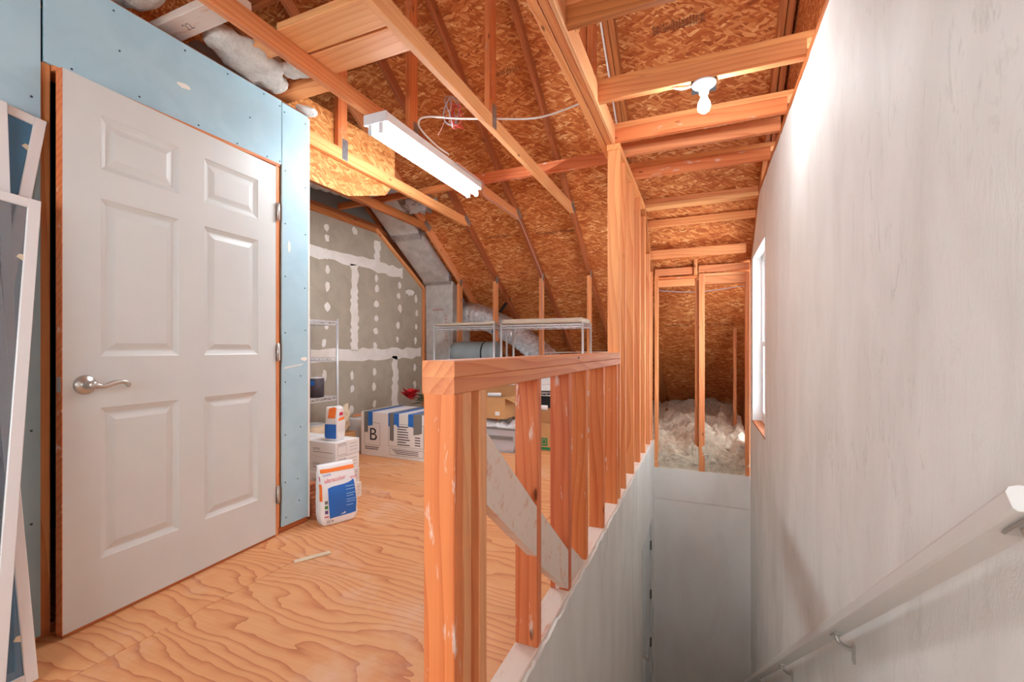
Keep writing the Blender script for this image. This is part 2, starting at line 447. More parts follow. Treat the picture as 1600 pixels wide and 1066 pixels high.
while y > YR:
    y1 = y; y0 = max(YR - 0.0, y - dy)
    xs = [-3.8, -2.44 + 0.3, 0.61] if row % 2 else [-3.8, -3.36, -0.92, 0.61]
    for j in range(len(xs) - 1): osb_sheet(xs[j], xs[j + 1], y0, y1)
    y = y0; row += 1
osb_sheet(-3.8, -1.6, Y0, YR, True); osb_sheet(-1.6, 0.61, Y0, YR, True)
# unseen black sheets added above the boards to block daylight at the joints
for bk in (0, 1):
    pts = [(YR, rs_(YR) + 0.03), (YE + 0.3, rs_(YE + 0.3) + 0.03)] if not bk else [(Y0, rs_(2 * YR - Y0) + 0.03), (YR, rs_(YR) + 0.03)]
    (ya, za), (yb, zb) = pts
    wmesh('light_block', [(-3.9, ya, za), (0.7, ya, za), (0.7, yb, zb), (-3.9, yb, zb), (-3.9, ya, za + .02), (0.7, ya, za + .02), (0.7, yb, zb + .02), (-3.9, yb, zb + .02)],
          [(0, 1, 2, 3), (7, 6, 5, 4), (0, 4, 5, 1), (1, 5, 6, 2), (2, 6, 7, 3), (3, 7, 4, 0)], 'black', rf)
# grade stamps printed on the boards
def stamp(x, y_, wd_, hg, n_):
    m4 = Matrix((xdir, -ydir, -nrm)).transposed().to_4x4(); m4.translation = Vector((x, y_, rs_(y_))) - nrm * 0.0012
    rg = random.Random(int(x * 100 + y_ * 10)); q = []
    for k in range(n_):
        a = wd_ * k / n_; h0 = rg.uniform(0.0, 0.25) * hg; q.append((a, a + wd_ / n_ * rg.uniform(0.25, 0.5), h0, hg * rg.uniform(0.6, 1.0)))
    o = rects('grade_stamp', q, 'stamp_ink', rf, m4, 0.0)
plain('stamp_ink', srgb(74, 40, 22), 0.8)
for a in ((-1.62, 3.30, 0.30, 0.06, 22), (-1.02, 3.30, 0.22, 0.07, 24), (-1.70, 4.72, 0.45, 0.05, 30), (-2.35, 4.70, 0.35, 0.045, 24), (-0.32, 3.30, 0.34, 0.08, 34), (-2.1, 5.9, 0.4, 0.05, 24), (0.05, 6.2, 0.3, 0.05, 18), (-0.45, 6.2, 0.3, 0.05, 18)): stamp(*a)
# gable ends
def gable(name, xx, th, label, z0=0.0):
    P = [(Y0, z0), (YE + 0.3, z0), (YE + 0.3, rs_(YE + 0.3)), (YR, rs_(YR) + 0.02), (Y0, rs_(2 * YR - Y0) + 0.02)]
    P[2] = (YE + 0.3, max(z0 + 0.01, rs_(YE + 0.3)))
    o = extrude_polys(name, [P], lambda p, d: (xx - d if th < 0 else xx + d, p[0], p[1]), abs(th), 'osb')
    return tag(o, label, 'wall', kind='structure')
gable('wall_gable_outer', -3.75, -0.03, 'dark strand board gable sheathing behind the taped drywall', -0.3)
P = [(Y0, 2.43), (4.4, 2.43), (YE + 0.3, -0.3), (YE + 0.3, 0.0), (YR, rs_(YR) + 0.02), (Y0, rs_(2 * YR - Y0) + 0.02)]
P = [(5.32, -0.3), (YE + 0.3, -0.3), (YE + 0.3, rs_(YE + 0.3) + 0.3), (YR, rs_(YR) + 0.02), (Y0, rs_(2 * YR - Y0) + 0.02), (Y0, 2.43), (4.4, 2.43), (5.32, 1.85)]
tag(extrude_polys('wall_gable_stair', [P], lambda p, d: (XR + 0.1 + d, p[0], p[1]), 0.03, 'osb'), 'strand board gable above the white stairwell wall', 'wall', kind='structure')
cbox('wall_eave', -3.8, 0.62, YE + 0.05, YE + 0.09, -0.3, 0.4, 'osb'); tag(bpy.data.objects['wall_eave'], 'low strand board closing the eave behind the insulation', 'wall', kind='structure')

wbk = empty('wall_back_added', (-1.5, Y0, 0), 'unseen white wall added behind the landing, its opening sized for daylight fill', 'wall', kind='structure')  # added out of view; the opening is shaped to control the fill light
for a in ((-3.8, -1.60, -0.3, 5.2), (-0.05, 0.62, -2.8, 5.2), (-1.60, -0.05, -2.8, 0.95), (-1.60, -0.05, 1.85, 5.2)):
    cbox('wall_section', a[0], a[1], Y0 - 0.1, Y0, a[2], a[3], 'drywall_white', wbk)
# ------------------------------------------------------------------ trusses
def nail_plate(parent, c, sx, y_, z_, w_, h_, ang=0.0):
    """toothed metal plate on the +x face of a chord"""
    fr = Matrix.Translation((sx, y_, z_)) @ Matrix.Rotation(ang, 4, 'X')
    cbox('nail_plate', -0.0008, 0.0012, -w_ / 2, w_ / 2, -h_ / 2, h_ / 2, 'galv', parent, 0, fr)
def truss(X, label, mat='wood', ya=Y0, web=True, knee=True, chord=True, doubles=(0.0,), y_end=None, rmat='wood_brown', kmat='wood', lower=YE):
    r = empty('roof_truss', (X, YJ, ZC), label, 'truss', 'roof trusses')
    for dx in doubles:
        x = X + dx
        if chord: beam('tie_beam', (x, ya, ZC + 0.0445), (x, YJ + 0.06, ZC + 0.0445), 0.038, 0.089, mat, r)
        off = Vector((0, SL, 1)).normalized() * 0.0445
        p = lambda y_: Vector((x, y_, rb(y_))) + off
        beam('rafter', p(YR + 0.02), p(lower), 0.038, 0.089, rmat, r, up=(0, SL, 1))
        beam('rafter', (x, YR - 0.02, rb(YR) + off.z), (x, Y0, rb(2 * YR - Y0) + off.z), 0.038, 0.089, rmat, r, up=(0, -SL, 1))
        if web: beam('web_post', (x, 2.52, ZC + 0.09), (x, 2.52, rb(2.52) - 0.003), 0.038, 0.089, 'wood_red', r, up=(0, 1, 0))
        if knee: beam('knee_stud', (x, YK + 0.045, 0.0), (x, YK + 0.045, rb(YK + 0.045) - 0.004), 0.038, 0.089, kmat, r, up=(0, 1, 0))
    if web and chord: nail_plate(r, 0, X + max(doubles) + 0.02, 2.54, ZC + 0.085, 0.055, 0.15)
    if chord: nail_plate(r, 0, X + max(doubles) + 0.02, YJ + 0.0, ZC + 0.06, 0.13, 0.07, -0.58)
    if knee: nail_plate(r, 0, X + max(doubles) + 0.02, YK + 0.05, rb(YK + 0.05) + 0.02, 0.06, 0.09, -0.3)
    return r
TX = dict(d=-1.22, c=-1.81, b=-2.43, a=-2.955, g=-3.535, e=-0.60)
truss(TX['e'], 'doubled pine roof truss standing on the stair stud wall', 'wood', doubles=(-0.021, 0.021), knee=False, kmat='wood')
truss(TX['d'], 'pine roof truss between the fluorescent light and the stair stud wall', 'wood_light')
truss(TX['c'], 'pine roof truss carrying the fluorescent light', 'wood')
truss(TX['b'], 'pine roof truss passing over the blue wall end with a strand board panel', 'wood', ya=Y0)
truss(TX['a'], 'brown pine roof truss in front of the silver duct trunk', 'wood_brown', web=False, rmat='wood')
tg = truss(TX['g'], 'pine roof truss framing the taped grey gable wall', 'wood_brown', web=False, knee=True)
# rafter over the plastered stairwell wall
o = empty('roof_rafter', (0.49, 4.4, ZC), 'brown rafter above the top of the plastered stairwell wall', 'rafter')
off = Vector((0, SL, 1)).normalized() * 0.0445
for dx in (-0.022, 0.022):
    beam('rafter_board', Vector((0.49 + dx, YR + 0.02, rb(YR + 0.02))) + off, Vector((0.49 + dx, 5.2, rb(5.2))) + off, 0.038, 0.089, 'wood_brown', o, up=(0, SL, 1))

# lateral brace lying on the tie beams
o = empty('lateral_brace', (-1.8, 3.55, ZC + 0.09), 'long lumber brace lying across the tie beams beyond the light', 'brace')
beam('brace_board', (-1.95, 3.55, ZC + 0.135), (-0.63, 3.55, ZC + 0.135), 0.038, 0.089, 'wood_red', o)
beam('brace_board', (-3.5, 3.60, ZC + 0.115), (-1.93, 3.60, ZC + 0.135), 0.038, 0.06, 'wood_brown', o)

# blocking boards between tie beams, lying flat
def block(x0, x1, y0, y1, label, mat='wood_light', z=ZC + 0.09):
    o = empty('blocking_board', ((x0 + x1) / 2, (y0 + y1) / 2, z), label, 'board', 'boards between the tie beams')
    beam('board', (x0, (y0 + y1) / 2, z + 0.019), (x1, (y0 + y1) / 2, z + 0.019), y1 - y0, 0.038, mat, o)
    return o
block(-1.80, -1.23, 1.47, 1.645, 'wide pale board between the tie beams, nearer of the pair above the light')
block(-1.80, -1.23, 1.66, 1.825, 'wide pale board between the tie beams, farther of the pair above the light')
bw = block(-2.36, -1.80, 1.235, 1.345, 'board over the blue wall with a pencilled number on it', 'wood_whitewash')
block(-2.15, -1.82, 1.50, 1.60, 'board over the blue wall half covered by white batting', 'wood_light')
block(-2.36, -1.82, 1.83, 1.935, 'board over the blue wall near its outer corner', 'wood')
text('lettering', '22', 0.05, 'ink_grey', bw, face_frame((-2.17, 1.31, ZC + 0.0893), (1, 0, 0), (0, 1, 0)) @ Matrix.Rotation(math.pi, 4, 'X'))
tag(cbox('maroon_board', -2.35, -1.85, 0.95, 1.75, 3.05, 3.07, 'wood_maroon', None, 0.003), 'dark maroon panel lying up in the roof above the blue wall', 'panel')
beam('panel_batten', (-2.4, 1.75, 3.0), (-1.8, 1.75, 3.0), 0.04, 0.09, 'wood_brown'); tag(bpy.data.objects['panel_batten'], 'brown batten holding up the maroon panel', 'batten')
beam('loft_bearer', (-2.44, 1.0, 2.99), (-2.44, 1.78, 2.99), 0.04, 0.09, 'wood_brown'); tag(bpy.data.objects['loft_bearer'], 'brown bearer nailed to the truss below the maroon panel', 'bearer')
# strand board panel on the truss
sp = empty('strand_board_panel', (-2.47, 2.6, 2.2), 'yellowish strand board panel fixed behind the tie beam past the blue wall', 'panel')
PP = [(2.03, 2.19), (2.62, 2.19), (3.05, 2.33), (3.175, 2.47), (3.175, 2.76), (2.03, 2.73)]
fr = Matrix(((0, 0, -1, 0), (1, 0, 0, 0), (0, -1, 0, 0), (0, 0, 0, 1)))
vs = [(p[0] - 2.6, -(p[1] - 2.45), d) for d in (0, 0.012) for p in PP]
n = len(PP)
fs = [tuple(range(n)), tuple(range(2 * n - 1, n - 1, -1))] + [(i, i + n, (i + 1) % n + n, (i + 1) % n) for i in range(n)]
mesh('panel_sheet', vs, fs, 'osb_yellow', sp, Matrix.Translation((-2.455, 2.6, 2.45)) @ fr)

# ------------------------------------------------------------------ ceiling joists over the stairwell
ce = empty('ceiling', (0, 3, ZC), 'exposed pine joists crossing the stairwell below the roof', 'ceiling', kind='structure')
def joist(yf, dbl=True, mat='wood', z=ZC, hgt=0.089):
    beam('joist', (-0.557, yf + 0.019, z + hgt / 2), (XR, yf + 0.019, z + hgt / 2), 0.038, hgt, mat, ce)
    if dbl: beam('joist_cap', (-0.557, yf + 0.05, z + hgt + 0.019), (XR + 0.05, yf + 0.05, z + hgt + 0.019), 0.089, 0.038, 'wood', ce)
joist(1.84, True, 'wood_brown'); joist(2.475, True, 'wood'); joist(3.0, True, 'wood_red'); joist(3.24, False, 'wood')
joist(3.70, True, 'wood_red'); joist(4.47, False, 'wood', ZC + 0.015, 0.075)
beam('joist', (-0.505, 4.50, ZC - 0.008), (XR, 4.50, ZC - 0.008), 0.11, 0.036, 'wood_light', ce)
beam('joist', (-0.505, 4.68, 2.285), (XR, 4.68, 2.285), 0.036, 0.07, 'wood', ce)
# board lining the doubled truss
beam('ribbon_board', (-0.545, 1.2, ZC + 0.05), (-0.545, 3.0, ZC + 0.05), 0.02, 0.12, 'wood_light', ce)
beam('purlin', (-0.52, 4.95, 2.03), (XR - 0.06, 4.95, 2.03), 0.038, 0.089, 'wood', ce)

# ------------------------------------------------------------------ stair stud wall
ws = empty('wall_stair', (-0.55, 3, 0), 'open stud half wall beside the stairs with a doubled lumber rail', 'wall', kind='structure')
xm = (XS0 + XS1) / 2
def stud(y0, y1, z0, z1, mat='wood'):
    beam('stud', (xm, (y0 + y1) / 2, z0), (xm, (y0 + y1) / 2, z1), 0.082, y1 - y0, mat, ws, up=(0, 1, 0))
RZ0, RZ1 = 0.937, 1.015
zs = 0.038
stud(0.866, 0.9065, -0.28, RZ0, 'wood_red'); stud(0.907, 0.9475, -0.28, RZ0, 'wood_light'); stud(0.990, 1.030, zs, RZ0, 'wood_light')
for a in (1.412, 1.794, 2.092, 2.494, 2.918): stud(a, a + 0.039, zs, RZ0, 'wood_red')
for a in (3.03, 3.262, 3.67, 4.07): stud(a, a + 0.039, zs, 2.371, 'wood')
for a in (4.45, 4.87, 5.10): stud(a, a + 0.039, zs, rb(a + 0.04) - 0.04, 'wood')
beam('rail_plate', (xm, 0.864, 0.956), (xm, 3.028, 0.956), 0.084, 0.0385, 'wood', ws)
beam('rail_plate', (xm, 0.864, 0.9935), (xm, 3.028, 0.9955), 0.085, 0.039, 'wood', ws)
beam('sole_plate', (xm, 0.948, 0.019), (xm, 5.2, 0.019), 0.082, 0.038, 'wood_whitewash', ws)
beam('top_plate', (xm, 3.02, 2.39), (xm, 4.42, 2.39), 0.089, 0.038, 'wood', ws)
beam('top_plate', (xm, 4.42, 2.39), (xm, 5.2, rb(5.2) - 0.02), 0.089, 0.038, 'wood_brown', ws)
# diagonal let-in blocks, whitewashed on the stair side
for (ya, zt, zb_), (yb, zt2, zb2) in (((1.032, 0.825, 0.640), (1.410, 0.512, 0.345)), ((1.453, 0.480, 0.292), (1.792, 0.208, 0.048)), ((1.835, 0.205, 0.07), (2.045, 0.055, 0.040))):
    extrude_polys('diagonal_block', [[(ya, zb_), (yb, zb2), (yb, zt2), (ya, zt)]], lambda p, d: (XS1 - 0.002 - d, p[0], p[1]), 0.036, 'wood_whitewash', ws)
# plaster on the stair side with a ragged top edge; opening for the door at the foot
top = []
y = 0.866
while y < YF:
    top.append((y, 0.026 + rng.uniform(-0.006, 0.008))); y += rng.uniform(0.015, 0.05)
top.append((YF, 0.030))
DY0, DY1, DZ1 = 4.10, 4.90, -0.74
left = [(0.7, -0.02)] + [p for p in top if p[0] < DY0] + [(DY0, 0.03)]
mid = [(DY0, 0.03)] + [p for p in top if DY0 < p[0] < DY1] + [(DY1, 0.03)]
right = [(DY1, 0.03)] + [p for p in top if p[0] > DY1]
polys = [list(reversed([(0.7, ZB)] + left + [(DY0, DZ1), (DY0, ZB)])),
         list(reversed([(DY0, DZ1)] + mid + [(DY1, DZ1)])),
         list(reversed([(DY1, ZB), (DY1, DZ1)] + right + [(YF, ZB)]))]
extrude_polys('plaster_skin', polys, lambda p, d: (XP - d, p[0], p[1]), 0.0125, 'plaster', ws)
cbox('lower_wall', XS0, XS1, 0.866, DY0, ZB, -0.001, 'drywall_white', ws)
cbox('lower_wall', XS0, XS1, DY0, DY1, DZ1, -0.001, 'drywall_white', ws)
cbox('lower_wall', XS0, XS1, DY1, YF, ZB, -0.001, 'drywall_white', ws)
cbox('lower_wall', XS0, XR, 0.60, 0.70, ZB, -0.281, 'drywall_white', ws)

# stairs, out of view; treads made pale to throw light back up
stt = empty('stairs', (0, 2.7, ZB), 'unseen stair flight, made pale to bounce light, going down between the plastered walls', 'stairs', kind='structure')
nst = 14; run = 0.262; rise = -ZB / nst
for i in range(1, nst):
    y0 = 0.86 + (i - 1) * run; z1 = -i * rise
    cbox('tread', XP + 0.002, XR - 0.002, y0 - 0.02, y0 + run, z1 - 0.028, z1, 'pale_bounce', stt, 0.004)
    cbox('riser', XP + 0.002, XR - 0.002, y0 + run - 0.02, y0 + run - 0.004, z1 - rise, z1 - 0.028, 'pale_bounce', stt)
cbox('stair_landing', XP - 1.0, XR + 0.1, 0.7, YF + 0.1, ZB - 0.05, ZB, 'pale_bounce', stt)

# ------------------------------------------------------------------ stairwell end wall
wf = empty('wall_far', (0, YF, ZB), 'stairwell end wall, white drywall below and open studs with insulation above', 'wall', kind='structure')
cbox('drywall_panel', XP, XR, YF, YF + 0.013, -0.615, -0.275, 'drywall_white', wf, 0.002)
cbox('drywall_panel', XP, XR, YF, YF + 0.013, ZB, -0.619, 'drywall_white', wf, 0.002)
cbox('backing', XP - 0.1, XR + 0.1, YF + 0.014, YF + 0.10, ZB, -0.32, 'wood_brown', wf)
yc = YF + 0.045
for x0, x1, zt in ((-0.493, -0.455, 1.86), (-0.078, -0.04, 1.78), (-0.038, 0.0 + 0.02, 1.845), (0.405, 0.448, 1.84)):
    m_ = 'wood_brown' if x0 == -0.078 else 'wood'
    beam('stud', ((x0 + x1) / 2, yc + (0.03 if x0 == -0.078 else 0), -0.275), ((x0 + x1) / 2, yc + (0.03 if x0 == -0.078 else 0), zt), x1 - x0, 0.089, m_, wf, up=(0, 1, 0))
beam('sill_plate', (XP, YF + 0.057, -0.294), (XR, YF + 0.057, -0.294), 0.084, 0.036, 'wood', wf)
beam('header', (-0.455, yc + 0.005, 1.76), (-0.078, yc + 0.005, 1.76), 0.08, 0.075, 'wood', wf)
beam('header', (0.02, yc + 0.005, 1.77), (0.405, yc + 0.005, 1.77), 0.08, 0.085, 'wood', wf)
beam('plate', (-0.49, yc + 0.012, 1.815), (-0.06, yc + 0.012, 1.815), 0.07, 0.03, 'wood_red', wf)
beam('plate', (0.02, yc + 0.012, 1.83), (0.445, yc + 0.012, 1.83), 0.07, 0.03, 'wood_light', wf)
beam('plate', (-0.49, yc - 0.02, 1.885), (-0.10, yc - 0.02, 1.885), 0.038, 0.075, 'wood', wf)
beam('plate', (-0.04, yc - 0.02, 1.895), (0.445, yc - 0.02, 1.895), 0.038, 0.075, 'wood', wf)
beam('cripple', (-0.07, yc - 0.03, 1.83), (-0.07, yc - 0.03, 2.02), 0.035, 0.06, 'wood', wf, up=(0, 1, 0))
beam('attic_post', (0.36, 6.1, 0.0), (0.36, 6.1, rb(6.1)), 0.038, 0.089, 'wood_brown', wf, up=(0, 1, 0))
tube('tension_wire', spline([(-0.49, YF + 0.02, 1.69), (-0.05, YF + 0.05, 1.655), (0.44, YF + 0.02, 1.70)], 6), 0.004, 'wire_grey', wf, 6)

# insulation behind the studs
def insul(name, x0, x1, nx, prof, npf, amp, mat, label, seed, fr=3.2):
    vs = []; fs = []
    L = len(prof) - 1
    for j in range(npf + 1):
        q = j / npf * L; i = min(int(q), L - 1); f_ = q - i
        py = prof[i][0] * (1 - f_) + prof[i + 1][0] * f_; pz = prof[i][1] * (1 - f_) + prof[i + 1][1] * f_
        for k in range(nx + 1):
            x = x0 + (x1 - x0) * k / nx
            p = Vector((x * 1.0 + seed, py, pz))
            nv = noise.fractal(p * fr, 0.8, 2.1, 4) * amp + abs(noise.noise(p * fr * 2.6)) * amp * 0.9 + amp * 0.35
            nv *= min(1.0, max(0.0, q - 0.35) / 0.8)
            dirn = Vector((0, -0.75, 0.65)) if q < 3.0 else Vector((0, 0, 1))
            jx = noise.noise(p * 6.0 + Vector((9, 3, 1))) * amp * 0.5
            q3 = Vector((min(max(x + jx, x0), x1), py, pz)) + dirn * nv
            q3.y = max(q3.y, 5.206 + 0.012 * noise.noise(p * 14)) if pz > -0.26 else max(q3.y, 5.216)
            vs.append(q3)
    for j in range(npf):
        for k in range(nx):
            a = j * (nx + 1) + k; fs.append((a, a + 1, a + nx + 2, a + nx + 1))
    o = wmesh(name, vs, fs, mat, None, True)
    return tag(o, label, 'insulation', kind='stuff')
prof = [(5.225, -0.42), (5.222, -0.27), (5.25, -0.15), (5.32, -0.02), (5.6, 0.04), (6.4, 0.06), (8.1, 0.12)]
insul('loose_insulation', -0.49, 0.445, 90, prof, 150, 0.10, 'insulation', 'fluffy cream insulation heaped behind the studs at the end of the stairwell', 3.0)
insul('attic_insulation', -3.7, -0.5, 60, [(5.30, -0.25), (5.32, -0.05), (5.5, 0.0), (6.4, 0.05), (8.1, 0.12)], 40, 0.07, 'insulation', 'loose insulation on the attic floor behind the wire shelves', 8.0)

# ------------------------------------------------------------------ plastered stairwell wall with window
WY0, WY1, WZ0, WZ1 = 4.00, 4.95, 0.34, 1.93
wr = empty('wall_right', (XR, 2, 0), 'tall white trowelled plaster wall along the stairs', 'wall', kind='structure')
def rag(ya, yb, f):
    out = []; y = ya
    while y < yb:
        out.append((y, f(y) + rng.uniform(-0.012, 0.006))); y += rng.uniform(0.03, 0.09)
    return out
ztop = lambda y: min(ZC - 0.02, rb(y) - 0.03)
A = rag(Y0, WY0 - 0.02, ztop) + [(WY0, ztop(WY0))]
B = [(WY0, ztop(WY0))] + rag(WY0 + 0.04, WY1 - 0.02, ztop) + [(WY1, ztop(WY1))]
C = [(WY1, ztop(WY1))] + rag(WY1 + 0.04, YF - 0.02, ztop) + [(YF, ztop(YF))]
polys = [[(Y0, ZB), (WY0, ZB), (WY0, WZ0), (WY0, WZ1)] + list(reversed(A)),
         [(WY0, WZ1), (WY1, WZ1)] + list(reversed(B)),
         [(WY0, ZB), (WY1, ZB), (WY1, WZ0), (WY0, WZ0)],
         [(WY1, ZB), (YF, ZB)] + list(reversed(C)) + [(WY1, WZ1), (WY1, WZ0)]]
polys = [list(reversed(p)) for p in polys]
extrude_polys('plaster_skin', polys, lambda p, d: (XR + d, p[0], p[1]), 0.10, 'plaster', wr)
beam('top_plate', (XR + 0.035, Y0, ZC - 0.005), (XR + 0.035, YJ + 0.03, ZC - 0.005), 0.075, 0.038, 'wood_brown', wr)
beam('top_plate', (XR + 0.035, YJ + 0.03, ZC - 0.005), (XR + 0.035, YF, rb(YF) - 0.0), 0.075, 0.038, 'wood_brown', wr)
win = empty('window_1', (XR + 0.08, 4.47, WZ0), 'white vinyl window set into the plastered stairwell wall', 'window', kind='structure')
xw = XR + 0.075
for a in ((WY0, WZ0, WY0 + 0.05, WZ1), (WY1 - 0.05, WZ0, WY1, WZ1), (WY0 + 0.05, WZ1 - 0.05, WY1 - 0.05, WZ1), (WY0 + 0.05, WZ0, WY1 - 0.05, WZ0 + 0.05)):
    cbox('frame', xw, xw + 0.06, a[0], a[2], a[1], a[3], 'vinyl', win, 0.004)
zm = (WZ0 + WZ1) / 2 - 0.05
for z0, z1, dx in ((WZ0 + 0.05, zm + 0.02, 0.004), (zm - 0.02, WZ1 - 0.05, 0.03)):
    sh = empty('sash', (xw + dx, 4.47, z0)); sh.parent = win; sh.location = Vector((xw + dx, 4.47, z0)) - Vector(win.location)
    for a in ((WY0 + 0.05, z0, WY0 + 0.095, z1), (WY1 - 0.095, z0, WY1 - 0.05, z1), (WY0 + 0.095, z1 - 0.045, WY1 - 0.095, z1), (WY0 + 0.095, z0, WY1 - 0.095, z0 + 0.045)):
        cbox('sash_rail', xw + dx, xw + dx + 0.024, a[0], a[2], a[1], a[3], 'vinyl', sh, 0.003)
    cbox('pane', xw + dx + 0.01, xw + dx + 0.014, WY0 + 0.095, WY1 - 0.095, z0 + 0.045, z1 - 0.045, 'glass', sh)
cbox('sash_lock', xw - 0.012, xw + 0.006, 4.44, 4.50, zm + 0.01, zm + 0.035, 'vinyl', win, 0.003)
cbox('sill', XR - 0.004, xw, WY0 - 0.0, WY1, WZ0 - 0.012, WZ0 + 0.004, 'wood_brown', win, 0.002)
for a in ((WY0 - 0.0, WY0 + 0.012, WZ0, WZ1), (WY1 - 0.012, WY1, WZ0, WZ1)):
    cbox('reveal', XR - 0.002, xw, a[0], a[1], a[2], a[3], 'vinyl', win)
cbox('reveal', XR - 0.002, xw, WY0, WY1, WZ1 - 0.012, WZ1, 'vinyl', win)

# handrail
hd = Vector((0, 1, -0.743)).normalized()
ha = Vector((0.397, 0.79, 0.829)); hb = ha + hd * 5.1
hr = empty('handrail', (0.4, 0.85, 0.8), 'grey painted handrail running down the plastered stairwell wall', 'handrail')
n_up = Vector((0, 0.743, 1)).normalized()
prof = [(-0.022, 0.0), (0.022, 0.0), (0.026, 0.004), (0.027, 0.026), (0.022, 0.033), (0.012, 0.036), (-0.012, 0.036), (-0.022, 0.033), (-0.027, 0.026), (-0.026, 0.004)]
npf = len(prof)
plain('rail_paint', srgb(214, 210, 204), 0.4)
m4 = Matrix((Vector((1, 0, 0)), n_up, -hd)).transposed().to_4x4()
def rail_pts(c): return [c + Vector((1, 0, 0)) * a + n_up * b for a, b in prof]
ca = ha; vs = rail_pts(ca) + rail_pts(hb)
fs = [tuple(range(npf)), tuple(range(2 * npf - 1, npf - 1, -1))] + [(i, i + npf, (i + 1) % npf + npf, (i + 1) % npf) for i in range(npf)]
wmesh('rail', vs, [tuple(reversed(f)) for f in fs], 'rail_paint', hr)
cap_ = [ca - hd * 0.012] ; vs = rail_pts(ca - hd * 0.0015) + rail_pts(ca - hd * 0.0005)
plain('lit_end_white', srgb(250, 248, 244), 0.5)
wmesh('lit_end', vs, [tuple(reversed(f)) for f in fs], 'lit_end_white', hr)  # end face coloured whiter, painting in the light that hits it from behind
for s_ in (0.04, 1.19, 2.53, 3.85):
    c = ha + hd * s_ - n_up * 0.001
    br = empty('bracket', c); br.parent = hr; br.location = c - Vector(hr.location); WL[br.name] = c
    wp = Vector((XR, c.y + 0.01, c.z - 0.058))
    beam('saddle', c - hd * 0.032 - n_up * 0.003, c + hd * 0.032 - n_up * 0.003, 0.026, 0.006, 'nickel', br, up=n_up)
    tube('arm', spline([c - n_up * 0.006, c - n_up * 0.022 + Vector((0.004, 0, 0)), (c + wp) / 2 + Vector((0, 0, -0.012)), wp + Vector((-0.006, 0, 0.012))], 5), 0.0065, 'nickel', br, 10)
    m_ = Matrix.Translation(wp) @ Matrix.Rotation(-math.pi / 2, 4, 'Y')
    cbox('wall_plate', XR - 0.007, XR - 0.0005, wp.y - 0.011, wp.y + 0.011, wp.z - 0.03, wp.z + 0.03, 'nickel', br, 0.002)

# door at the foot of the stairs
d2 = empty('door_2', (XP, 4.5, ZB), 'white panel door at the foot of the stairs', 'door', kind='structure')
cbox('leaf', XP - 0.045, XP - 0.012, DY0 + 0.03, DY1 - 0.03, ZB + 0.01, DZ1 - 0.03, 'door_paint', d2, 0.002)
for a in ((DY0 - 0.0, DY0 + 0.028, ZB, DZ1), (DY1 - 0.028, DY1, ZB, DZ1), (DY0, DY1, DZ1 - 0.028, DZ1)):
    cbox('jamb', XP - 0.08, XP + 0.004, a[0], a[1], a[2], a[3], 'door_paint', d2, 0.002)
for z0, z1 in ((-1.75, -1.0), (-2.6, -1.95)):
    for ya in (DY0 + 0.12, DY0 + 0.43):
        cbox('panel', XP - 0.013, XP - 0.009, ya, ya + 0.24, z0, z1, 'door_paint', d2, 0.001)
for z in (-1.01, -1.52, -2.02, -2.5):
    cbox('hinge', XP - 0.012, XP + 0.006, DY1 - 0.045, DY1 - 0.018, z - 0.045, z + 0.045, 'steel_dark', d2, 0.002)
kn = lathe('knob', [(0.026, 0), (0.026, 0.006), (0.01, 0.008), (0.01, 0.03), (0.024, 0.04), (0.026, 0.052), (0.016, 0.062)], 'nickel', d2, Matrix.Translation((XP - 0.012, DY0 + 0.10, -1.75)) @ Matrix.Rotation(math.pi / 2, 4, 'Y'), 16)

# ------------------------------------------------------------------ blue drywall wall with the door
wl = empty('wall_left', (XD, 1.3, 0), 'pale blue drywall wall around the open white door', 'wall', kind='structure')
OY0, OY1, OZ = 0.835, 1.80, 2.075
def board(y0, y1, z0, z1):
    return cbox('drywall_panel', XD - 0.0125, XD, y0 + 0.0012, y1 - 0.0012, z0, z1, 'drywall_blue', wl, 0.0015)
board(Y0, 0.816, 0.012, 2.60); board(0.821, 1.812, OZ, 2.435); board(1.814, 1.995, 0.035, 2.43)
cbox('drywall_return', XD - 0.55, XD - 0.0, 1.995, 2.007, 0.03, 2.42, 'mud', wl)
for a in ((0.800, 0.846), (1.782, 1.812), (1.90, 1.99)):
    beam('stud', (XD - 0.06, (a[0] + a[1]) / 2, 0), (XD - 0.06, (a[0] + a[1]) / 2, 2.42 if a[0] > 1.81 else OZ + 0.0), 0.095, a[1] - a[0], 'wood', wl, up=(0, 1, 0))
beam('jamb', (XD - 0.052, 1.782, 0.0), (XD - 0.052, 1.782, OZ - 0.01), 0.106, 0.018, 'wood', wl, up=(0, 1, 0))
beam('head_jamb', (XD - 0.052, 0.848, OZ - 0.008), (XD - 0.052, 1.80, OZ - 0.008), 0.106, 0.02, 'wood', wl)
beam('sole_plate', (XD - 0.06, 1.79, 0.018), (XD - 0.06, 1.995, 0.018), 0.105, 0.036, 'wood_brown', wl)
beam('sole_plate', (XD - 0.06, Y0, 0.018), (XD - 0.06, 0.86, 0.018), 0.09, 0.036, 'wood_brown', wl)
beam('top_plate', (XD - 0.06, Y0, 2.43), (XD - 0.06, 1.99, 2.43), 0.089, 0.04, 'wood_brown', wl)
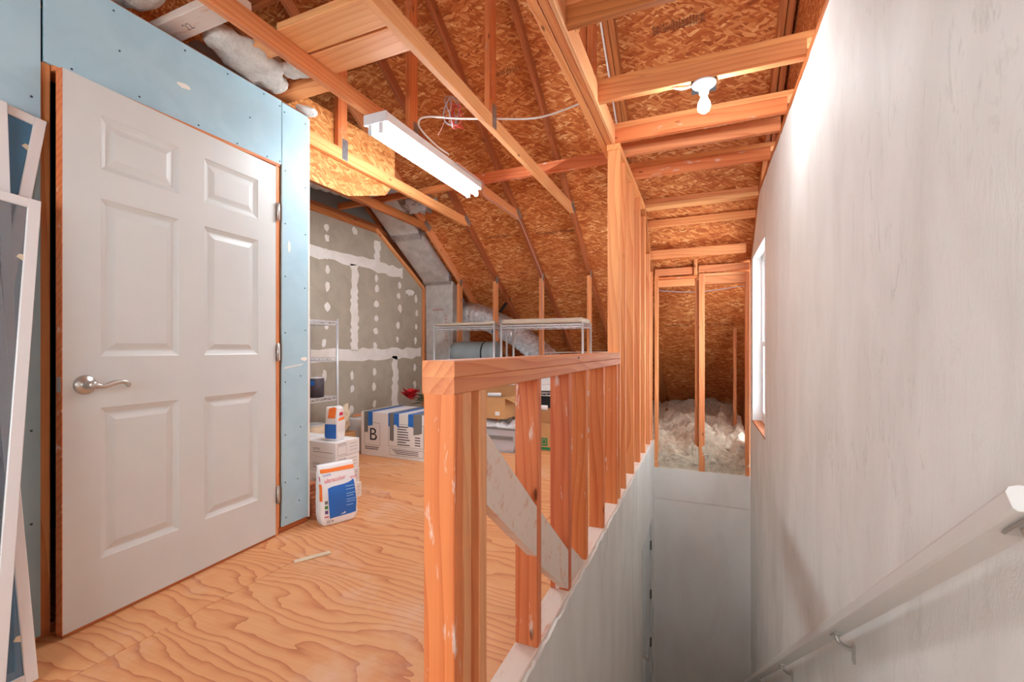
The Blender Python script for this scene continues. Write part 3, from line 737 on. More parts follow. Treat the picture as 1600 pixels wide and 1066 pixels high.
# unseen room behind, closed to daylight; its darkness is painted in as black walls
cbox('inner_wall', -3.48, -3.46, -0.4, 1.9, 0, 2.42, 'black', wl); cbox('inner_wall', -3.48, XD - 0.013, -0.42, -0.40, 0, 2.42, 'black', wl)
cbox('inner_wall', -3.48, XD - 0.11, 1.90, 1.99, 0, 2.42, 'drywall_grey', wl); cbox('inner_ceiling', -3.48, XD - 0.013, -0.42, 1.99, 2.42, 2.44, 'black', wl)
for (yy, zz) in [(0.79, 1.93), (0.79, 1.72), (0.80, 1.52), (0.79, 0.75), (0.79, 0.42), (0.70, 2.05), (1.03, 2.40), (1.30, 2.405), (1.50, 2.41), (1.70, 2.415), (1.05, 2.25), (1.12, 2.10),
                 (0.90, 2.09), (1.36, 2.09), (1.55, 2.085), (1.72, 2.085), (1.80, 2.40), (1.80, 2.09), (1.62, 2.25),
                 (1.83, 2.38), (1.975, 2.38), (1.835, 2.05), (1.975, 2.0), (1.835, 1.75), (1.975, 1.72), (1.835, 1.45), (1.97, 1.40), (1.835, 1.13), (1.975, 1.15), (1.835, 0.85), (1.94, 0.88), (1.835, 0.55), (1.94, 0.58), (1.835, 0.28), (1.92, 0.28), (1.84, 0.08), (1.93, 0.15)]:
    lathe('screw', [(0.004, 0), (0.004, 0.0012), (0.002, 0.0012)], 'screw', wl, Matrix.Translation((XD + 0.0002, yy, zz)) @ Matrix.Rotation(math.pi / 2, 4, 'Y'), 8)
def blob2d(ry, rz, n=10, jag=0.25):
    return [((ry * (1 + rng.uniform(-jag, jag))) * math.cos(2 * math.pi * k / n), (rz * (1 + rng.uniform(-jag, jag))) * math.sin(2 * math.pi * k / n)) for k in range(n)]
def patch(X, yc_, zc_, ry, rz, parent, nm='compound_spot', mat='mud', jag=0.28, n=9):
    P2 = [(yc_ + a, zc_ + b) for a, b in blob2d(ry, rz, n, jag)]
    return extrude_polys(nm, [P2], lambda p, d: (X + 0.0018 - d, p[0], p[1]), 0.0016, mat, parent)
patch(XD, 1.86, 1.62, 0.01, 0.035, wl, 'scuff'); patch(XD, 1.965, 0.98, 0.022, 0.012, wl, 'scuff'); patch(XD, 1.30, 2.24, 0.03, 0.012, wl, 'scuff')
extrude_polys('scuff', [[(1.825, 0.925), (1.95, 0.945), (1.96, 0.952), (1.83, 0.934)]], lambda p, d: (XD + 0.0016 - d, p[0], p[1]), 0.0015, 'mud', wl)

# white batting bulging over the wall
def batting(name, pts, rad, label, seed):
    pts = spline(pts, 8); vs = []; fs = []; seg = 18; n = len(pts)
    for i, p in enumerate(pts):
        d = (pts[min(i + 1, n - 1)] - pts[max(i - 1, 0)]).normalized(); u = Vector((0, 0, 1)).cross(d).normalized(); v = d.cross(u)
        e = math.sin(math.pi * min(max((i + 0.6) / n, 0.03), 0.98)) ** 0.4
        for k in range(seg):
            a = 2 * math.pi * k / seg
            q = p + (u * math.cos(a) * rad[0] + v * math.sin(a) * rad[1]) * e
            q += (q - p) * noise.fractal(q * 9 + Vector((seed, 0, 0)), 0.8, 2, 4) * 0.45
            vs.append(q)
    for i in range(n - 1):
        for k in range(seg): fs.append((i * seg + k, i * seg + (k + 1) % seg, (i + 1) * seg + (k + 1) % seg, (i + 1) * seg + k))
    fs += [tuple(range(seg - 1, -1, -1)), tuple(range((n - 1) * seg, n * seg))]
    return tag(wmesh(name, vs, fs, 'batt', None, True), label, 'batting')
batting('batting', [(-2.22, 0.80, 2.56), (-2.2, 1.0, 2.57), (-2.18, 1.20, 2.56)], (0.19, 0.075), 'white batting above the blue wall nearest the camera', 1)
batting('batting', [(-2.17, 1.38, 2.545), (-2.12, 1.52, 2.52), (-2.17, 1.68, 2.515), (-2.20, 1.80, 2.49)], (0.12, 0.062), 'long white batting roll spilling over the top of the blue wall', 5)
batting('batting', [(-2.05, 1.70, 2.52), (-1.98, 1.75, 2.53), (-1.88, 1.78, 2.525)], (0.06, 0.045), 'small white batting tuft between two boards over the blue wall', 9)
batting('batting', [(-2.23, 1.955, 2.48), (-2.19, 1.985, 2.465), (-2.13, 2.01, 2.46)], (0.05, 0.022), 'tiny white batting scrap at the top corner of the blue wall', 12)

# the six-panel door, ajar
hx, hy = -2.172, 1.768
dv = Vector((-2.106 - hx, 0.846 - hy, 0)); DW = 0.926; dv.normalize()
DH = 2.033; dz0 = 0.013
nv_ = Vector((0, 0, 1)).cross(dv); nv_ = nv_ if nv_.x > 0 else -nv_
fr = Matrix((dv, Vector((0, 0, 1)), dv.cross(Vector((0, 0, 1))))).transposed().to_4x4(); fr.translation = Vector((hx, hy, dz0))
sgn = 1 if dv.cross(Vector((0, 0, 1))).x > 0 else -1   # local +z faces the room?
d1 = empty('door_1', (hx, hy, 0), 'white six panel door standing ajar in the blue wall', 'door', kind='structure')
stile = 0.114; pw = (DW - 3 * stile) / 2
cols = [(stile, stile + pw), (2 * stile + pw, DW - stile)]
rows = [(DH - 0.320, DH - 0.113), (DH - 1.036, DH - 0.432), (0.226, DH - 1.232)]
xs = sorted({0, DW, *[c for k in cols for c in k]}); zs2 = sorted({0, DH, *[r for k in rows for r in k]})
polys = []
for i in range(len(xs) - 1):
    for j in range(len(zs2) - 1):
        cx_, cz_ = (xs[i] + xs[i + 1]) / 2, (zs2[j] + zs2[j + 1]) / 2
        if any(a < cx_ < b for a, b in cols) and any(a < cz_ < b for a, b in rows): continue
        polys.append([(xs[i], zs2[j]), (xs[i + 1], zs2[j]), (xs[i + 1], zs2[j + 1]), (xs[i], zs2[j + 1])])
TH = 0.035
def door_poly():
    idx = {}; pts = []
    def key(p):
        k = (round(p[0], 5), round(p[1], 5))
        if k not in idx: idx[k] = len(pts); pts.append(p)
        return idx[k]
    F = [[key(p) for p in q] for q in polys]; n = len(pts)
    vs = [(p[0], p[1], 0) for p in pts] + [(p[0], p[1], -sgn * TH) for p in pts]
    fs = [tuple(f) for f in F] + [tuple(i + n for i in reversed(f)) for f in F]
    mi = [0] * len(fs); cnt = set()
    for f in F:
        for i in range(4): cnt.add((f[i], f[(i + 1) % 4]))
    for (i, j) in cnt:
        if (j, i) not in cnt:
            fs.append((j, i, i + n, j + n)); mi.append(0 if 0.01 < pts[i][0] < DW - 0.01 and 0.01 < pts[i][1] < DH - 0.01 else 0)
    return vs, fs
vs, fs = door_poly()
mesh('leaf', vs, fs, 'door_paint', d1, fr)
def pane_panel(x0, x1, z0, z1):
    lv = [(0, 0.0), (0.006, -0.004), (0.020, -0.0105), (0.026, -0.011), (0.034, -0.009), (0.052, -0.003)]
    vs = []; fs = []
    for ins, dep in lv:
        vs += [(x0 + ins, z0 + ins, sgn * dep), (x1 - ins, z0 + ins, sgn * dep), (x1 - ins, z1 - ins, sgn * dep), (x0 + ins, z1 - ins, sgn * dep)]
    for l in range(len(lv) - 1):
        for k in range(4):
            a = l * 4 + k; b = l * 4 + (k + 1) % 4; fs.append((a, b, b + 4, a + 4))
    q = (len(lv) - 1) * 4; fs.append((q, q + 1, q + 2, q + 3))
    b0 = len(vs)
    vs += [(x0, z0, -sgn * TH), (x1, z0, -sgn * TH), (x1, z1, -sgn * TH), (x0, z1, -sgn * TH)]
    fs.append((b0 + 3, b0 + 2, b0 + 1, b0))
    mesh('door_panel', vs, fs, 'door_paint', d1, fr)
for c in cols:
    for r in rows: pane_panel(c[0], c[1], r[0], r[1])
cbox('latch_edge', DW - 0.0003, DW + 0.0022, 0.0, DH, -TH + 0.0003 if sgn > 0 else 0.0003, -0.0003 if sgn > 0 else TH - 0.0003, 'wood_red', d1, 0, fr)
cbox('gap_shade', 0.005, DW, -0.011, -0.001, -sgn * TH if sgn > 0 else 0, 0 if sgn > 0 else TH, 'wood_brown', d1, 0, fr)  # brown strip filling the gap under the door, painted in for its shade
cbox('latch_plate', DW + 0.002, DW + 0.0035, 0.87, 0.925, min(-sgn * 0.028, -sgn * 0.006), max(-sgn * 0.028, -sgn * 0.006), 'nickel', d1, 0, fr)
# lever handle
lvh = empty('lever_handle', fr @ Vector((DW - 0.065, 0.893, 0))); lvh.parent = d1; lw = fr @ Vector((DW - 0.065, 0.893, 0)); lvh.location = lw - Vector(d1.location); WL[lvh.name] = lw
hf = fr @ Matrix.Translation((DW - 0.065, 0.893, 0)) @ (Matrix() if sgn > 0 else Matrix.Rotation(math.pi, 4, 'Y'))
lathe('rose', [(0.036, 0), (0.036, 0.004), (0.030, 0.011), (0.018, 0.014), (0.014, 0.02), (0.014, 0.045), (0.016, 0.052), (0.008, 0.058)], 'nickel', lvh, hf, 28)
sx = -1 if sgn > 0 else 1
tube('lever', [hf @ p for p in spline([Vector((0, 0, 0.046)), Vector((sx * 0.03, -0.006, 0.052)), Vector((sx * 0.065, 0.004, 0.052)), Vector((sx * 0.095, 0.006, 0.052)), Vector((sx * 0.115, -0.004, 0.05)), Vector((sx * 0.110, -0.012, 0.05))], 6)],
     [0.012] * 4 + [0.0095] * 10 + [0.0085] * 10 + [0.0075] * 7, 'nickel', lvh, 10)
for z in (0.23, 1.02, 1.80):
    hg = empty('hinge', (hx, hy + 0.006, z)); hg.parent = d1; hg.location = Vector((hx, hy + 0.006, z)) - Vector(d1.location); WL[hg.name] = Vector((hx, hy + 0.006, z))
    tube('hinge_pin', [(hx + 0.009, hy + 0.006, z - 0.05), (hx + 0.009, hy + 0.006, z + 0.05)], 0.0065, 'nickel', hg, 10)
    cbox('hinge_leaf', hx - 0.004, hx + 0.004, hy + 0.006, hy + 0.024, z - 0.045, z + 0.045, 'nickel', hg, 0.001)

# ------------------------------------------------------------------ taped grey gable wall
wg = empty('wall_gable', (XG, 3.5, 0), 'grey drywall gable wall with white taped joints and compound spots', 'wall', kind='structure')
gp = [(1.99, 0.0), (YK + 0.05, 0.0), (YK + 0.05, rb(YK + 0.05) - 0.0), (YJ - 0.1, ZC - 0.0), (1.99, ZC)]
ymax = 5.105; gtop = lambda y: min(2.40, 2.40 - 0.60 * (y - 4.18))
gp = [(1.99, 0.0), (ymax, 0.0), (ymax, gtop(ymax)), (4.18, 2.40), (1.99, 2.40)]
o = extrude_polys('drywall_face', [list(reversed(gp))], lambda p, d: (XG - d, p[0], p[1]), 0.0125, 'drywall_grey', wg)
beam('sloped_plate', (XG - 0.02, 4.16, 2.425), (XG - 0.02, ymax + 0.02, gtop(ymax) + 0.015), 0.10, 0.038, 'wood', wg, up=(0, 0.6, 1))
beam('corner_stud', (XG - 0.02, ymax + 0.02, 0.0), (XG - 0.02, ymax + 0.02, gtop(ymax)), 0.10, 0.038, 'wood', wg, up=(0, 1, 0))
beam('ceiling_plate', (XG - 0.02, 1.99, 2.415), (XG - 0.02, 4.2, 2.415), 0.06, 0.06, 'wood_brown', wg)
FP = 700.0; cps, sps = math.cos(YAW), math.sin(YAW)
def on_gable(u, v):
    a = (u - 800) / FP; b = (545 - v) / FP; D = (a * cps - sps, a * sps + cps, b); t_ = XG / D[0]
    return (D[1] * t_, 1.04 + b * t_)
def band(pts, hw, n=26, jag=0.018, horiz=True, X=XG):
    up_, dn = [], []
    for k in range(n + 1):
        q = k / n * (len(pts) - 1); i = min(int(q), len(pts) - 2); f_ = q - i
        y_ = pts[i][0] * (1 - f_) + pts[i + 1][0] * f_; z_ = pts[i][1] * (1 - f_) + pts[i + 1][1] * f_
        j1, j2 = rng.uniform(-jag, jag), rng.uniform(-jag, jag)
        if horiz: up_.append((y_, z_ + hw + j1)); dn.append((y_, z_ - hw + j2))
        else: up_.append((y_ + hw + j1, z_)); dn.append((y_ - hw + j2, z_))
    polys = [[dn[k], dn[k + 1], up_[k + 1], up_[k]] for k in range(n)]
    if horiz: polys = [list(reversed(p)) for p in polys]
    extrude_polys('joint_compound', polys, lambda p, d: (X + 0.0022 - d, p[0], p[1]), 0.002, 'mud', wg)
band([(2.2, 1.985), (3.2, 2.0), (4.1, 2.0), (4.68, 1.99)], 0.058)
band([(2.2, 0.985), (3.3, 0.975), (4.2, 0.975), (5.08, 0.985)], 0.062)
band([(3.83, 1.96), (3.83, 1.02)], 0.052, horiz=False); band([(4.20, 2.30), (4.20, 2.065)], 0.05, n=8, horiz=False); band([(4.53, 0.95), (4.53, 0.10)], 0.055, n=18, horiz=False)
for (u, v) in [(510, 355), (511, 372), (511, 396), (512, 422), (512, 448), (511, 480), (510, 509), (506, 536), (507, 586), (554, 361), (588, 435), (589, 451), (588, 476), (588, 497), (587, 518), (586, 541),
               (623, 427), (624, 446), (623, 463), (625, 482), (622, 509), (621, 530), (650, 468), (651, 490), (650, 511), (649, 532), (648, 575), (648, 600), (550, 587), (550, 608), (585, 581), (584, 605), (585, 631), (549, 640)]:
    y_, z_ = on_gable(u, v); patch(XG, y_, z_, rng.uniform(0.026, 0.038), rng.uniform(0.036, 0.055), wg)
y_, z_ = on_gable(640, 458); patch(XG, y_, z_, 0.10, 0.035, wg, jag=0.45, n=14)

# ------------------------------------------------------------------ lights of the place
fx = empty('fluorescent_fixture', (-1.75, 2.68, ZC), 'white two tube fluorescent strip light hung under a tie beam', 'light')
FX0, FX1, FY0, FY1 = -1.832, -1.672, 2.08, 3.29
cbox('housing', FX0, FX1, FY0, FY1, ZC - 0.055, ZC - 0.001, 'housing', fx, 0.004)
for yy in (FY0 + 0.002, FY1 - 0.014):
    cbox('end_plate', FX0 - 0.001, FX1 + 0.001, yy - 0.003, yy + 0.012, ZC - 0.062, ZC - 0.0005, 'housing', fx, 0.002)
for x in (FX0 + 0.042, FX1 - 0.042):
    tube('fluorescent_tube', [(x, FY0 + 0.02, ZC - 0.094), (x, FY1 - 0.02, ZC - 0.094)], 0.019, 'tube', fx, 16)
    for yy in (FY0 + 0.004, FY1 - 0.018):
        cbox('lampholder', x - 0.014, x + 0.014, yy, yy + 0.014, ZC - 0.118, ZC - 0.05, 'housing', fx, 0.003)
lb = empty('bare_bulb_fixture', (0.0, 2.50, ZC), 'bare bulb in a white porcelain lampholder under a stairwell joist', 'light')
cbox('junction_box', -0.055, 0.065, 2.477, 2.60, ZC - 0.006, ZC + 0.03, 'black', lb, 0.004)
flip = Matrix.Translation((0.006, 2.50, ZC - 0.007)) @ Matrix.Rotation(math.pi, 4, 'X')
lathe('lampholder', [(0.058, 0), (0.060, 0.006), (0.055, 0.012), (0.034, 0.026), (0.024, 0.040), (0.022, 0.056), (0.016, 0.058)], 'porcelain', lb, flip, 32)
lathe('bulb', [(0.013, 0.056), (0.014, 0.068), (0.020, 0.085), (0.029, 0.105), (0.031, 0.122), (0.026, 0.140), (0.014, 0.151), (0.003, 0.154)], 'bulb', lb, flip, 24)
for a in (-1, 1): lathe('lampholder_screw', [(0.004, 0), (0.004, 0.002), (0.001, 0.002)], 'steel_dark', lb, flip @ Matrix.Translation((a * 0.043, 0, 0.017)), 8)
tube('feed_cable', spline([(-0.14, 2.49, ZC - 0.004), (-0.10, 2.495, ZC - 0.016), (-0.055, 2.51, ZC - 0.004)], 6), 0.006, 'cable', lb, 8)

# ------------------------------------------------------------------ cables
tag(tube('white_cable', spline([(-1.66, 2.75, ZC + 0.01), (-1.67, 2.60, ZC + 0.015), (-1.68, 2.42, ZC + 0.06), (-1.62, 2.40, ZC + 0.10), (-1.45, 2.50, ZC + 0.105), (-1.24, 2.58, ZC + 0.098), (-0.95, 2.66, ZC + 0.085), (-0.66, 2.66, ZC + 0.12)], 10), 0.006, 'cable', None, 8), 'white cable strung between the tie beams from the fluorescent light', 'cable')
p_ = lambda y_: (-1.785, y_, rb(y_) - 0.004)
tag(tube('thin_cable', spline([(-1.655, 2.85, ZC - 0.01), (-1.655, 3.2, ZC - 0.01), (-1.67, 3.32, ZC - 0.008), (-1.785, 3.55, ZC - 0.006), (-1.785, 3.9, ZC - 0.006), (-1.785, 4.35, ZC - 0.006), p_(4.5), p_(4.8), p_(5.1), (-1.785, 5.122, 1.85), (-1.785, 5.122, 1.2), (-1.785, 5.122, 0.6)], 8), 0.005, 'wire_pink', None, 8), 'thin cable running from the fluorescent light along a rafter and down its stud', 'cable')
tag(tube('rafter_cable', [(-0.645, 2.3, rb(2.3) - 0.009), (-0.645, 4.2, rb(4.2) - 0.009)], 0.007, 'cable', None, 8), 'straight white cable stapled along the rafters of the doubled truss', 'cable')
tag(tube('low_cable', spline([(-1.9, 5.3, 0.99), (-1.0, 5.28, 1.0), (-0.62, 5.25, 0.98)], 6), 0.006, 'cable', None, 6), 'white cable sagging low behind the wire shelves', 'cable')
cl = empty('wire_coil', (-1.5, 2.55, 2.6), 'small coil of red and grey wire hanging above the tie beams', 'wire')
for k, (m_, rr, dx, dz) in enumerate((('wire_grey', 0.085, 0, 0), ('wire_red', 0.070, 0.015, -0.022), ('wire_pink', 0.082, 0.01, 0.008), ('wire_grey', 0.076, -0.01, -0.006), ('wire_red', 0.066, 0.028, -0.03))):
    tube('loop', [Vector((-1.5 + dx + 0.02 * math.sin(a * 2 + k), 2.53 + dx + rr * 0.85 * math.cos(a), 2.585 + dz + rr * 1.1 * math.sin(a))) for a in [2 * math.pi * i / 28 for i in range(29)]], 0.0035, m_, cl, 6)
tube('wire_tail', spline([(-1.5, 2.46, 2.54), (-1.52, 2.45, 2.46), (-1.55, 2.44, 2.40)], 4), 0.002, 'wire_pink', cl, 6)

# ------------------------------------------------------------------ ducts behind the knee wall
dt = empty('air_duct', (-3.25, 4.5, 2.0), 'silver ductboard trunk following the roof slope beside the grey gable wall', 'duct')
def slope_box(name, x0, x1, ya, yb, o0, o1, mat, parent):
    f = lambda y_: rb(y_)
    vs = [(x, y_, f(y_) + o) for x in (x0, x1) for y_ in (ya, yb) for o in (o0, o1)]
    return wmesh(name, vs, [(0, 1, 3, 2), (4, 6, 7, 5), (0, 4, 5, 1), (2, 3, 7, 6), (0, 2, 6, 4), (1, 5, 7, 3)], mat, parent)
slope_box('trunk_section', -3.46, -3.06, 3.95, 4.42, -0.02, 0.09, 'ductboard', dt)
slope_box('trunk_section', -3.45, -3.07, 4.43, 5.12, -0.03, 0.09, 'ductboard', dt)
slope_box('joint_tape', -3.465, -3.055, 4.39, 4.46, -0.034, 0.08, 'foil', dt)
slope_box('joint_tape', -3.465, -3.055, 5.07, 5.13, -0.036, 0.08, 'foil', dt)
beam('hanger_strap', (-3.06, 4.42, rb(4.42) - 0.03), (-2.97, 4.42, rb(4.42) - 0.0), 0.03, 0.006, 'galv', dt)
pl = empty('duct_plenum', (-3.3, 5.4, 0.9), 'pale ductboard plenum box behind the grey gable wall stud', 'duct')
P2 = [(5.16, 0.5), (5.62, 0.5), (5.62, 1.55), (5.30, 1.86), (5.135, 1.93), (5.135, 1.72)]
extrude_polys('plenum_body', [P2], lambda p, d: (-3.46 + d, p[0], p[1]), 0.42, 'ductboard', pl)
rects('printing', [(0.10 + 0.018 * k, 0.112 + 0.018 * k, 0.60, 0.625) for k in range(9)] + [(0.29, 0.315, 0.20 + 0.045 * k, 0.222 + 0.045 * k) for k in range(8)], 'wire_pink', pl, face_frame((-3.44, 5.147, 0.95), (1, 0, 0), (0, -0.03, 1)), 0.002)
fd = empty('flex_duct', (-2.5, 5.45, 0.9), 'silver foil flexible duct drooping behind the knee wall studs', 'duct')
pts = spline([(-3.08, 5.42, 1.50), (-2.85, 5.42, 1.50), (-2.55, 5.45, 1.38), (-2.25, 5.46, 1.22), (-2.0, 5.48, 1.03), (-1.75, 5.5, 0.82), (-1.55, 5.5, 0.65)], 14)
tube('duct_body', pts, [0.155 + 0.006 * math.sin(i * 1.9) for i in range(len(pts))], 'foil', fd, 28)
tube('duct_collar', [(-3.07, 5.42, 1.50), (-3.0, 5.42, 1.50)], 0.165, 'ductboard', fd, 28)
tag(tube('duct_strap', spline([(-2.42, 5.60, 1.72), (-2.50, 5.45, 1.52), (-2.52, 5.32, 1.38), (-2.52, 5.30, 1.25)], 5), 0.022, 'black', None, 6), 'black strap holding up the silver flexible duct', 'strap')
fo = empty('round_foil_duct', (-3.3, 3.4, 2.6), 'crinkled round foil duct above the grey gable wall', 'duct')
pts = spline([(-3.28, 2.2, 2.64), (-3.28, 2.9, 2.66), (-3.27, 3.4, 2.70), (-3.26, 3.93, 2.72)], 14)
tube('duct_body', pts, [0.15 + 0.008 * math.sin(i * 1.7) for i in range(len(pts))], 'foil', fo, 24)
fo2 = empty('foil_bundle', (-2.75, 3.95, 2.5), 'crumpled foil bundle in the gap above the duct trunk', 'foil')
bm = bmesh.new(); bmesh.ops.create_icosphere(bm, subdivisions=4, radius=1.0)
for v in bm.verts:
    q = v.co.copy(); k = 1 + 0.5 * noise.fractal(q * 2.2, 0.8, 2, 4); v.co = Vector((-2.76 + q.x * 0.16 * k, 3.98 + q.y * 0.12 * k, 2.57 + q.z * 0.09 * k))
bmobj('foil_sheet', bm, 'foil', fo2, True)
tag(cbox('grey_liner', -3.72, -3.55, 2.2, 4.3, 2.5, 3.4, 'tape_grey', None, 0.003), 'flat grey liner board above the taped gable wall', 'board')
gr = empty('grey_roll', (-2.45, 5.0, 0.9), 'grey wrapped roll lying on the lower wire shelf', 'roll')
pts = [(-2.95 + 0.6 * k / 10, 5.06, 0.98) for k in range(11)]
tube('wrap', pts, 0.15, 'grey_wrap', gr, 32)
tube('band_ring', [(-2.52, 5.06, 0.98), (-2.50, 5.06, 0.98)], 0.1525, 'rubber', gr, 32)

# ------------------------------------------------------------------ wire shelving
def wire_shelf(x0, x1, y0, y1, zlist, ztop_, label, post_r=0.0125, wires=9, group='wire shelving units'):
    r = empty('wire_shelf', ((x0 + x1) / 2, (y0 + y1) / 2, 0), label, 'shelf', group)
    for x in (x0, x1):
        for y_ in (y0, y1): tube('post', [(x, y_, 0), (x, y_, ztop_)], post_r, 'chrome', r, 10)
    for z in zlist:
        vs = []; fs = []
        def bar(a, b, rr):
            a = Vector(a); b = Vector(b); d = (b - a).normalized(); u = d.cross(Vector((0, 0, 1))); u = u.normalized() if u.length > 1e-3 else Vector((1, 0, 0)); v = d.cross(u); i = len(vs)
            for p in (a, b):
                for s1, s2 in ((-1, -1), (1, -1), (1, 1), (-1, 1)): vs.append(p + u * rr * s1 + v * rr * s2)
            for k in range(4): fs.append((i + k, i + (k + 1) % 4, i + 4 + (k + 1) % 4, i + 4 + k))
            fs.extend([(i + 3, i + 2, i + 1, i), (i + 4, i + 5, i + 6, i + 7)])
        for dz in (0, -0.03):
            bar((x0, y0, z + dz), (x1, y0, z + dz), 0.004); bar((x0, y1, z + dz), (x1, y1, z + dz), 0.004)
            bar((x0, y0, z + dz), (x0, y1, z + dz), 0.004); bar((x1, y0, z + dz), (x1, y1, z + dz), 0.004)
        lx = x1 - x0; ly = y1 - y0
        for (pa, pb, n) in (((x0, y0), (x1, y0), max(6, int(lx / 0.045))), ((x0, y1), (x1, y1), max(6, int(lx / 0.045))), ((x1, y0), (x1, y1), max(6, int(ly / 0.045))), ((x0, y0), (x0, y1), max(6, int(ly / 0.045)))):
            for k in range(n):
                f0, f1 = k / n, (k + 1) / n; za, zb2 = (z, z - 0.03) if k % 2 else (z - 0.03, z)
                bar((pa[0] + (pb[0] - pa[0]) * f0, pa[1] + (pb[1] - pa[1]) * f0, za), (pa[0] + (pb[0] - pa[0]) * f1, pa[1] + (pb[1] - pa[1]) * f1, zb2), 0.0025)
        if lx > ly:
            for k in range(1, int(lx / 0.03)): bar((x0 + k * 0.03, y0, z), (x0 + k * 0.03, y1, z), 0.002)
        else:
            for k in range(1, int(ly / 0.03)): bar((x0, y0 + k * 0.03, z), (x1, y0 + k * 0.03, z), 0.002)
        o = wmesh('wire_deck', vs, fs, 'chrome', r); o['kind'] = 'stuff'
    return r
wire_shelf(-3.47, -3.12, 2.86, 3.19, [0.12, 0.60, 0.955, 1.29], 1.315, 'narrow chrome wire shelf against the taped grey gable wall', 0.012)
wire_shelf(-2.99, -2.19, 4.62, 4.98, [0.15, 0.78, 1.30], 1.325, 'chrome wire shelf with a rumpled paper cover, nearer the duct plenum')
wire_shelf(-2.10, -1.16, 4.62, 4.98, [0.15, 0.56, 1.30], 1.325, 'chrome wire shelf with a flat board on top, nearer the stair stud wall')
# covers on the shelves
def cover(x0, x1, y0, y1, z, mat, label, cat, amp, drop, name, thick=0.02):
    nx, ny = 26, 12; vs = []; fs = []
    for j in range(ny + 1):
        for i in range(nx + 1):
            x = x0 + (x1 - x0) * i / nx; y_ = y0 + (y1 - y0) * j / ny
            e = 1 if j == 0 else 0
            vs.append((x, y_, z + abs(noise.noise(Vector((x * 4, y_ * 4, 1)))) * amp - e * drop * (0.6 + 0.4 * noise.noise(Vector((x * 5, 0, 3))))))
    for j in range(ny):
        for i in range(nx): a = j * (nx + 1) + i; fs.append((a, a + 1, a + nx + 2, a + nx + 1))
    n = len(vs); vs = [(a, b, c + thick) for a, b, c in vs]; vs += [(a, b, z + 0.001) for a, b, c in vs]; fs += [tuple(q + n for q in reversed(f)) for f in fs]
    ring = [i for i in range(nx)] + [j * (nx + 1) + nx for j in range(ny)] + [ny * (nx + 1) + i for i in range(nx, 0, -1)] + [j * (nx + 1) for j in range(ny, 0, -1)]
    for k in range(len(ring)): a, b = ring[k], ring[(k + 1) % len(ring)]; fs.append((b, a, a + n, b + n))
    return tag(wmesh(name, vs, fs, mat, None, True), label, cat)
cover(-2.97, -2.18, 4.61, 4.97, 1.315, 'paper', 'rumpled brown paper lying on the wire shelf by the duct plenum', 'paper', 0.04, 0.0, 'paper_sheet', 0.022)
cover(-2.08, -1.17, 4.60, 5.00, 1.316, 'paper', 'flat cardboard sheet lying on the wire shelf by the stair stud wall', 'cardboard', 0.008, 0.0, 'cardboard_sheet', 0.05)

# ------------------------------------------------------------------ things on the floor and shelves
# white cartons
def carton(z0, h_, dx, dy, rot, lab, k):
    W, D = 0.50, 0.225
    fr = Matrix.Translation((-2.236 + dx, 2.27 + dy, z0)) @ Matrix.Rotation(rot, 4, 'Z')
    r = empty('carton', fr.translation, lab, 'carton', 'white cartons stacked behind the blue wall')
    cbox('carton_body', -W, 0, 0, D, 0.0005, h_ - 0.001, 'carton_white', r, 0.003, fr)
    fr_f = fr @ face_frame((-W, 0, 0), (1, 0, 0)); fr_s = fr @ face_frame((0, 0, 0), (0, 1, 0))
    text('lettering', 'CATCH', 0.022, 'ink', r, fr_f @ Matrix.Translation((W - 0.20, h_ * 0.45, 0.001)), 0.06)
    rects('printed_lines', [(W - 0.20, W - 0.02, h_ * 0.30, h_ * 0.33), (W - 0.34, W - 0.30, h_ * 0.4, h_ * 0.46)] + outline(W - 0.30, W - 0.235, h_ * 0.35, h_ * 0.75, 0.003), 'ink_grey', r, fr_f, 0.001)
    text('lettering', 'CATCH', 0.020, 'ink', r, fr_s @ Matrix.Translation((0.02, h_ * 0.76, 0.001)), 0.075)
    rects('printed_lines', outline(0.02, 0.10, h_ * 0.12, h_ * 0.72, 0.0018) + [(0.13, 0.205, h_ * q, h_ * q + 0.0022) for q in (0.28, 0.5, 0.72)], 'ink_grey', r, fr_s, 0.001)
    cbox('tape_seam', -W, 0.0008, D / 2 - 0.001, D / 2 + 0.001, h_ - 0.002, h_ - 0.0005, 'ink_grey', r, 0, fr)
for k, (dx, dy, rot, lab) in enumerate(((0.012, 0.0, -0.03, 'bottom white carton of the stack behind the blue wall'), (0.004, 0.0, 0.02, 'white carton second from the floor in the stack'),
                                        (-0.012, 0.01, 0.0, 'white carton third from the floor in the stack'), (-0.012, 0.012, 0.0, 'top white carton of the stack, a torn bag standing on it'))):
    carton(k * 0.1025, 0.1025, dx, dy, rot, lab, k)
